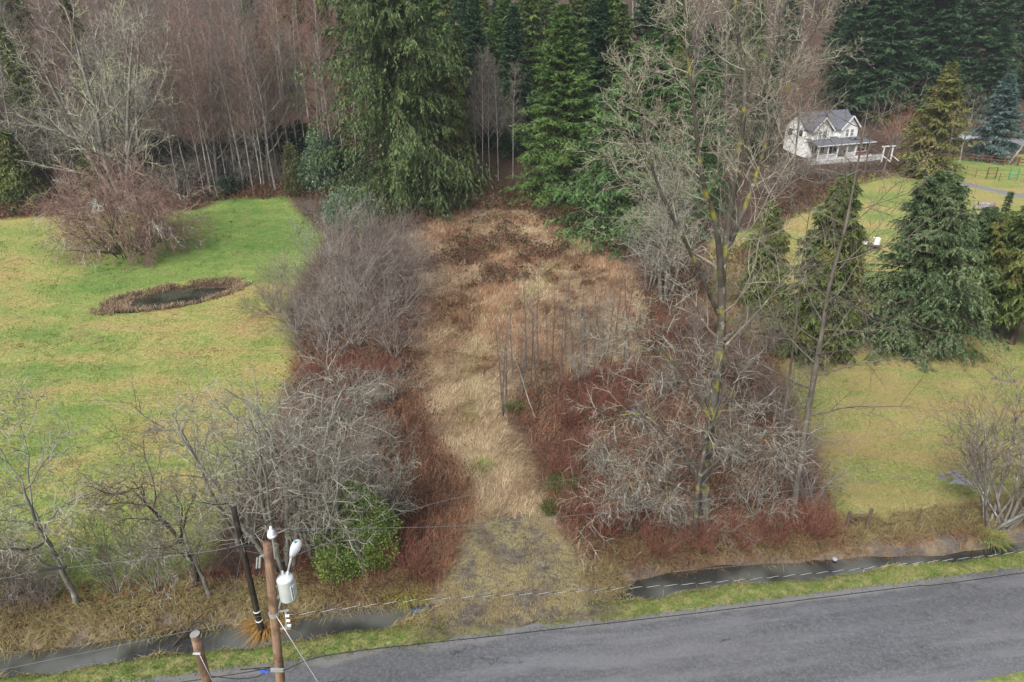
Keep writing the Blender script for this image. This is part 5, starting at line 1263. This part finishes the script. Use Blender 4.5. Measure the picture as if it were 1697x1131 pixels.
def garden_fence():
    f = thing('garden_fence', 'low wire garden fence with thin brown posts round the plot', 'fence')
    G_ = [at(u, v) for u, v in [(1583, 283), (1600, 289), (1616, 294), (1655, 301), (1697, 303), (1740, 305)]]
    for q in G_: part('post', Buf().bar(q - np.array([0, 0, .1]), q + np.array([0, 0, 1.3]), .05, 6), BROWNF, f)
    for z in (.3, .75, 1.2):
        for a, b in zip(G_[:-1], G_[1:]): part('wire', Buf().bar(a + np.array([0, 0, z]), b + np.array([0, 0, z]), .012, 4), BROWNF, f)
garden_fence()
LOGM = bark_mat('cut_log', (.13, .11, .10), (.28, .25, .23))
ENDM = flat_mat('cut_wood_end', (.10, .085, .07), .9, .3, 12)
for i, (u, v, dz) in enumerate([(1627, 349, 0), (1634, 343, 0)]):
    p = at(u, v); rr = .36
    lg = thing('log', ('front of the two cut logs on the upper right lawn', 'rear of the two cut logs on the upper right lawn')[i], 'log', p + np.array([0, 0, rr - .03]), radians(-22))
    A = np.linspace(-1.0, 1.0, 9); P = np.stack([A, .02 * np.sin(A * 5), 0 * A], 1)[None]; R = (rr * (1 + .04 * np.sin(A * 4)))[None]
    part('bark', Buf().tube(P, R, 14, True), LOGM, lg, True)
    for s_ in (-1, 1): part('cut_end', Buf().bar((s_ * 1.0, 0, 0), (s_ * 1.012, 0, 0), rr * .88, 14), ENDM, lg)
def trailer():
    p = at(1432, 412)
    t = thing('trailer', 'low dark flatbed trailer parked beside the full spruce', 'trailer', p, radians(-8))
    part('deck', Buf().box(-1.7, 1.7, -.7, .7, .45, .55), DARKW, t)
    part('drawbar', Buf().beam((-1.7, 0, .45), (-2.7, 0, .4), .1, .1), DARKW, t)
    for y in (-.8, .8):
        w_ = part('wheel', Buf().bar((.3, y - .09, .3), (.3, y + .09, .3), .3, 16), flat_mat('tyre', (.02, .02, .02)), t)
        part('rim', Buf().bar((.3, y - .1, .3), (.3, y + .1, .3), .15, 12), TRIM, w_)
    for x, lb in ((-.2, 'white plastic tote standing on the middle of the flatbed trailer'), (1.2, 'white plastic tote at the spruce end of the flatbed trailer')):
        o = thing('tote', lb, 'container', p + np.array([x * cos(-.14), x * sin(-.14), .56]), radians(-8))
        part('body', Buf().box(-.3, .3, -.3, .3, 0, .7), TRIM, o); part('lid', Buf().box(-.33, .33, -.33, .33, .702, .77), WHITE, o)
trailer()
# ------------------------------------------------------------------ timber brace at the right ditch bank
def brace():
    f = thing('fence_brace', 'weathered timber fence brace of two posts at the right ditch bank', 'fence')
    a, b = at(1402, 878), at(1435, 877)
    part('post', Buf().bar(a - np.array([0, 0, .2]), a + np.array([-.02, 0, 1.25]), .10, 9, .085), DARKW, f)
    part('post', Buf().bar(b - np.array([0, 0, .2]), b + np.array([.04, 0, 1.38]), .10, 9, .09), DARKW, f)
    part('rail', Buf().bar(a + np.array([.08, 0, .93]), b + np.array([-.06, 0, .98]), .065, 8), DARKW, f)
    part('diagonal', Buf().bar(a + np.array([.08, .02, .72]), b + np.array([-.35, .02, .12]), .055, 8), DARKW, f)
brace()
for i, (u, v) in enumerate([(1518, 872), (1590, 866)]):
    p = at(u, v)
    o = part('fence_stake', Buf().bar((0, 0, -.2), (.08 - .1 * i, .03, 1.15), .045, 7, .035), DARKW); o.location = p
    tag(o, ('thin weathered fence stake right of the timber brace', 'thin fence stake left of the bare trees on the right bank')[i], 'stake')
def marker():
    p = at(1381, 938)
    o = thing('marker_stub', 'short black stub post with grey cap at the right ditch bank', 'post', p)
    part('post', Buf().bar((0, 0, -.3), (0, 0, .42), .11, 10), flat_mat('black_stub', (.012, .012, .012)), o)
    part('cap', Buf().bar((0, 0, .422), (0, 0, .48), .13, 10), flat_mat('grey_cap', (.35, .35, .36)), o)
marker()
def culvert():
    s, n = -4.35, 2.25; x, y = road_xy(s, n)
    o = thing('culvert_pipe', 'dark blue ribbed culvert pipe end beside the field entrance', 'culvert', (x, y, -.42), RA)
    b = Buf()
    A = np.linspace(-.22, .9, 24); P = np.stack([A, 0 * A, 0 * A], 1)[None]; R = (.22 + .014 * (np.arange(24) % 2))[None]
    b.tube(P, R, 18, True)
    part('barrel', b, flat_mat('blue_plastic', (.03, .05, .075), .4), o)
    part('mouth', Buf().bar((-.235, 0, 0), (-.222, 0, 0), .18, 18), flat_mat('pipe_dark', (.008, .008, .01)), o)
culvert()
# fallen lichen branch in the left ditch
rb = np.random.RandomState(77); x, y = road_xy(-15.5, 2.2)
br = curve([(0, 0, -.2), (.7, .9, .35), (1.3, 2.0, .5), (1.7, 2.8, .9)], 12)
plant(bare(77, br[None], (.05 * np.linspace(1, .3, 12))[None], [dict(n=9, t0=.1, t1=.98, ang=50, ratio=.4, S=5, wob=.15, rr=.5, rmin=.012), dict(n=4, t0=.2, t1=1, ang=45, ratio=.5, S=3, wob=.15, rr=.6, rmin=.009)], BK_DARK, TW_GREYBROWN, 1, 6, 'fallen'), 'fallen_branch', 'fallen dead branch lying across the left ditch', 'branch', (x, y, -.5), 0, 1.0, None, ('limb', 'twigs'))

# ------------------------------------------------------------------ utility poles and lines
def pole_mat(name, a, b):
    t = NT(name); p = t.obj()
    f = t.noise(p, 9, 6, .7, (1, 1, .06)); g = t.noise(p, 1.5, 4)
    c = t.mix(t.rng(f, .3, .7), a, b); c = t.mix(t.rng(g, .48, .62, 0, .75), c, tuple(x * .5 for x in a))
    t.bump(f, .5, .02); return t.base(c, .8, .25)
PM_RED = pole_mat('cedar_pole', (.15, .088, .06), (.31, .20, .135))
PM_DARK = pole_mat('creosote_pole', (.018, .013, .010), (.055, .04, .03))
STEEL = flat_mat('galvanised_steel', (.45, .46, .47), .45, .15, 8, .5, .6)
PORC = flat_mat('white_porcelain', (.58, .59, .60), .3, .1, 5, .5)
TANKM = flat_mat('pale_grey_tank', (.50, .52, .53), .45, .16, 4, .4)
CABLE = flat_mat('black_cable', (.012, .012, .013), .6)
WIREM = flat_mat('grey_wire', (.13, .14, .145), .5, .1, 3, .4, .3)
def pole_mesh(top, base, r0, r1, S=14):
    P = np.linspace(base, top, S); R = np.linspace(r0, r1, S)
    return Buf().tube(P[None], R[None], 14, True)
YP = 15.55
top = pt(443, 900, YP); low = pt(465, 1131, YP)
d_ = (low - top) / (top[2] - low[2]); foot = top + d_ * (top[2] + .3)
MP = thing('utility_pole', 'reddish brown utility pole carrying a white transformer and street light', 'pole', (0, 0, 0))
part('shaft', pole_mesh(top, foot, .17, .125), PM_RED, MP, True)
def on_pole(v):
    z = z_at(YP, v); return top + d_ * (top[2] - z)
# pole top insulator on its pin
q = on_pole(905) + np.array([.16, -.02, 0]); ins = Buf()
pin = part('insulator_pin', Buf().bar(q - np.array([0, 0, .45]), q + np.array([0.03, 0, .42]), .022, 8), STEEL, MP)
P = np.stack([q + np.array([.03, 0, .35 + k]) for k in (0, .02, .08, .085, .15, .155, .22, .225, .30, .36)])
part('insulator', Buf().tube(P[None], np.array([[.05, .13, .13, .06, .12, .06, .1, .05, .045, .03]]), 16, True), PORC, pin, True)
# transformer
qt = on_pole(985) + np.array([.42, .10, -.28])
tk = part('transformer', Buf().tube(np.stack([qt + np.array([0, 0, z]) for z in (0, .02, .05, .72, .78, .80, .86, .88)])[None], np.array([[.18, .22, .235, .235, .25, .25, .21, .05]]), 28, True), TANKM, MP, True)
for dx, dy in ((-.08, .1), (.08, .08)):
    P = np.stack([qt + np.array([dx, dy, .84 + k]) for k in (0, .03, .06, .09, .12, .16)]); part('bushing', Buf().tube(P[None], np.array([[.05, .03, .05, .03, .045, .015]]), 10, True), PORC, tk, True)
for z in (.15, .58): part('bracket', Buf().beam(on_pole(985) + np.array([.1, .02, z - .28]), qt + np.array([-.2, -.02, z]), .1, .07), STEEL, tk)
fins = Buf()
for k in range(6):
    a = -0.7 + k * .28; c_, s_ = cos(a), sin(a); fins.beam(qt + np.array([c_ * .26, s_ * .26, .12]), qt + np.array([c_ * .26, s_ * .26, .62]), .02, .06)
part('cooling_fin', fins, TANKM, tk)
# cut-out fuse on the left of the pole top
qc = on_pole(925) + np.array([-.22, -.04, .1])
part('fuse_cutout', Buf().bar(qc, qc + np.array([-.06, -.05, -.38]), .035, 8).bar(qc + np.array([-.08, -.03, -.02]), qc + np.array([-.13, -.1, -.36]), .022, 8).beam(qc, on_pole(925) + np.array([-.1, 0, .1]), .04, .04), STEEL, MP)
# street light arm and head
a0 = on_pole(1012) + np.array([.12, .05, 0]); a1 = pt(483, 922, YP + .75)
arm = part('light_arm', Buf().tube(curve([a0, a0 * .6 + a1 * .4 + np.array([.03, 0, .05]), a1], 10)[None], np.full((1, 10), .032), 10, True), TRIM, MP, True)
hd = a1 + np.array([.02, .15, .08]); dirv = np.array([.08, .42, .12])
P = np.stack([a1 - dirv * .1, a1 + dirv * .1, a1 + dirv * .5, a1 + dirv * .9, a1 + dirv * 1.2, a1 + dirv * 1.3])
part('lamp_head', Buf().tube(P[None], np.array([[.04, .09, .15, .16, .11, .03]]), 16, True), PORC, arm, True)
ce = a1 + dirv * .75 + np.array([0, 0, .12]); part('photocell', Buf().bar(ce, ce + np.array([0, 0, .09]), .035, 10), flat_mat('teal_cap', (.03, .32, .30), .4), arm)
# secondary rack with spool insulators
q0 = on_pole(1022); rk = part('secondary_rack', Buf().beam(q0 + np.array([.36, .04, .2]), q0 + np.array([.30, .0, -.52]), .05, .05).beam(q0 + np.array([.1, 0, .19]), q0 + np.array([.46, .05, .2]), .04, .05).beam(q0 + np.array([.1, 0, -.5]), q0 + np.array([.42, .02, -.5]), .04, .05), STEEL, MP)
for z in (.05, -.15, -.35): part('spool', Buf().bar(q0 + np.array([.36, -.02, z]), q0 + np.array([.47, -.02, z]), .045, 10), PORC, rk)
cl = on_pole(1103); part('cable_clamp', Buf().box(cl[0] - .2, cl[0] + .2, cl[1] - .22, cl[1] - .14, cl[2] - .05, cl[2] + .05), STEEL, MP)
part('guy_clamp', Buf().tube(np.stack([on_pole(1017) + np.array([0, 0, z]) for z in (-.07, .07)])[None], np.full((1, 2), .155), 14, True), STEEL, MP)
part('tag_plate', Buf().box(cl[0] - .55, cl[0] - .28, cl[1] - .2, cl[1] - .17, cl[2] - .09, cl[2] - .01), flat_mat('blue_tag', (.05, .12, .5), .4), MP)
# dark creosote pole across the road
b0 = at(437, 1062); t0_ = pt(387, 842, b0[1] + .05)
DP = thing('utility_pole', 'dark leaning creosote pole standing in the ditch bank without equipment', 'pole')
part('shaft', pole_mesh(t0_, b0 - np.array([0, 0, .4]), .15, .115), PM_DARK, DP, True)
for v in (905, 1013, 1028):
    z = z_at(b0[1], v); f = (t0_[2] - z) / (t0_[2] - b0[2]); q = t0_ + (b0 - t0_) * f
    part('metal_band', Buf().tube(np.stack([q - np.array([0, 0, .025]), q + np.array([0, 0, .025])])[None], np.full((1, 2), .118 + .035 * f + .012), 14, True), TRIM if v > 1000 else STEEL, DP)
# short pole in front
YS = 15.2
ts = pt(323, 1052, YS); SP = thing('utility_pole', 'short reddish brown pole with flat grey top at the bottom edge', 'pole')
part('shaft', pole_mesh(ts, np.array([ts[0], YS, -.3]), .17, .135), PM_RED, SP, True)
part('cap', Buf().bar(ts + np.array([0, 0, .005]), ts + np.array([0, 0, .03]), .142, 14), flat_mat('weathered_cap', (.25, .24, .23)), SP)
part('clamp', Buf().bar(ts + np.array([-.1, -.15, -.62]), ts + np.array([.12, -.15, -.62]), .04, 8), STEEL, SP)
# ------------------------------------------------------------------ wires
def wire(name, label, pts, r, mat, S=60, sag=0.0, cat='cable', m=5):
    p = np.asarray(pts, float)
    if len(p) == 2:
        t = np.linspace(0, 1, S)[:, None]; c = p[0] * (1 - t) + p[1] * t; c[:, 2] -= sag * 4 * t[:, 0] * (1 - t[:, 0])
    else: c = curve(p, S)
    o = part(name, Buf().tube(c[None], np.full((1, S), r), m, True), mat, smooth=True)
    return tag(o, label, cat), c
def rp(s, z, n=-6.5): x, y = road_xy(s, n); return np.array([x, y, z])
itop = q = on_pole(905) + np.array([.19, -.02, .62])
wire('power_line', 'thin grey primary wire running right from the pole top insulator', [itop, rp(-3, 11.58), rp(0, 11.5), rp(6, 11.55), rp(12, 11.68), rp(17, 11.85), rp(32, 12.6), rp(48, 13.6)], .007, WIREM, 120)
wire('power_line', 'thin grey primary wire running left from the pole top insulator', [itop, rp(-9.5, 11.6), rp(-14.1, 11.5), rp(-18, 11.35), rp(-40, 11.6)], .007, WIREM, 90)
for (sa_, sb_, lb) in ((-8.55, -9.3, 'black insulating sleeve on the wire beside the pole top'), (-13.6, -14.3, 'black insulating sleeve on the wire at the left')):
    za = 11.63 if sa_ > -10 else 11.53
    tag(part('wire_sleeve', Buf().bar(rp(sa_, za), rp(sb_, za - .02), .035, 8), CABLE), lb, 'cable sleeve')
wire('power_line', 'faint upper neutral wire running right above the green bush', [on_pole(935) + np.array([.12, 0, 0]), rp(-3.5, 11.75, -5.6), rp(1, 11.9, -5.2), rp(8, 12.1, -5.0), rp(40, 13.8, -5)], .006, WIREM, 80)
# twisted triplex: black conductors with a bare pale messenger wound round
tri = [q0 + np.array([.45, 0, .05]), rp(-4, 8.83), rp(-.8, 8.56), rp(4.8, 8.14), rp(8.5, 7.96), rp(13.2, 7.82), rp(18, 7.72), rp(26, 7.8), rp(48, 8.8)]
MESS = flat_mat('bare_aluminium_strand', (.42, .43, .43), .5)
def triplex():
    o = thing('triplex_cable', 'twisted black and white cable running right from the pole above the road', 'cable')
    c = curve(np.array(tri), 900)
    part('conductor', Buf().tube(c[None, ::6], np.full((1, 150), .010), 5, True), CABLE, o)
    d = np.r_[0, np.cumsum(np.linalg.norm(np.diff(c, axis=0), axis=1))]; a = d * 2 * pi / .62
    off = np.stack([0 * a, np.sin(a) * .013, np.cos(a) * .013], 1)
    part('messenger', Buf().tube((c + off)[None], np.full((1, 900), .006), 4, True), MESS, o)
triplex()
wire('power_line', 'thin green-grey wire just above the twisted cable on the right', [rp(4.6, 8.45, -6.2), rp(9, 8.3, -6.2), rp(14, 8.15, -6.2), rp(18.5, 8.1, -6.2), rp(45, 8.9, -6.2)], .007, WIREM, 60)
wire('power_line', 'thin secondary wire running left at mid height', [q0 + np.array([-.1, 0, .1]), rp(-40, 5.2)], .006, WIREM, 60)
wire('telephone_cable', 'low black telephone cable running right across the asphalt view', [cl + np.array([.2, -.18, 0]), rp(-6.7, 6.98), rp(-.8, 6.86), rp(4.9, 6.75), rp(8.7, 6.72), rp(13.5, 6.70), rp(18.4, 6.66), rp(48, 7.4)], .014, CABLE, 120)
wire('telephone_cable', 'low black telephone cable running left from the pole to the lower frame edge', [cl + np.array([-.2, -.18, 0]), rp(-9.66, 6.83), rp(-11.5, 6.62), rp(-40, 6.0)], .014, CABLE, 60)
wire('drip_loop', 'black cable loop hanging below the telephone cable', [cl + np.array([-.35, -.2, -.02]), rp(-9.2, 6.45), rp(-9.8, 6.45), rp(-10.6, 6.72)], .012, CABLE, 30)
g0 = on_pole(1017) + np.array([.1, -.1, 0]); g1 = pt(527, 1131, 14.8); ge = g0 + (g1 - g0) * (g0[2] / (g0[2] - g1[2]))
wire('guy_wire', 'pale guy wire slanting down right from the reddish pole', [g0, ge], .013, STEEL, 10)
s0 = ts + np.array([.05, -.12, -.62]); wire('guy_wire', 'guy wire slanting down right from the short pole', [s0, s0 + np.array([2.3, -1.2, -ts[2] + .6])], .010, STEEL, 10)
dq = t0_ + (b0 - t0_) * .28
wire('span_wire', 'loose grey wire sagging from the dark pole to the short pole', [dq, dq * .5 + s0 * .5 + np.array([0, 0, -.9]), s0], .012, WIREM, 40)
wire('span_wire', 'straight wire from the reddish pole base clamp to the dark pole', [on_pole(920), t0_ + (b0 - t0_) * .3], .008, WIREM, 20)

# ------------------------------------------------------------------ light haze over the valley
def haze():
    b = Buf().box(-430, 470, -70, 705, -3.0, 260)
    m = bpy.data.materials.new('haze'); m.use_nodes = True; nt = m.node_tree
    nt.nodes.remove(nt.nodes['Principled BSDF'])
    v = nt.nodes.new('ShaderNodeVolumePrincipled')
    v.inputs['Color'].default_value = (.82, .87, .95, 1); v.inputs['Density'].default_value = HAZE_DENSITY
    nt.links.new(v.outputs[0], nt.nodes['Material Output'].inputs['Volume'])
    o = part('haze', b, m); o['kind'] = 'stuff'; o['label'] = 'thin pale winter haze over the valley'; o['category'] = 'haze'
HAZE_DENSITY = 0.00020
USE_HAZE = True
if USE_HAZE: haze()
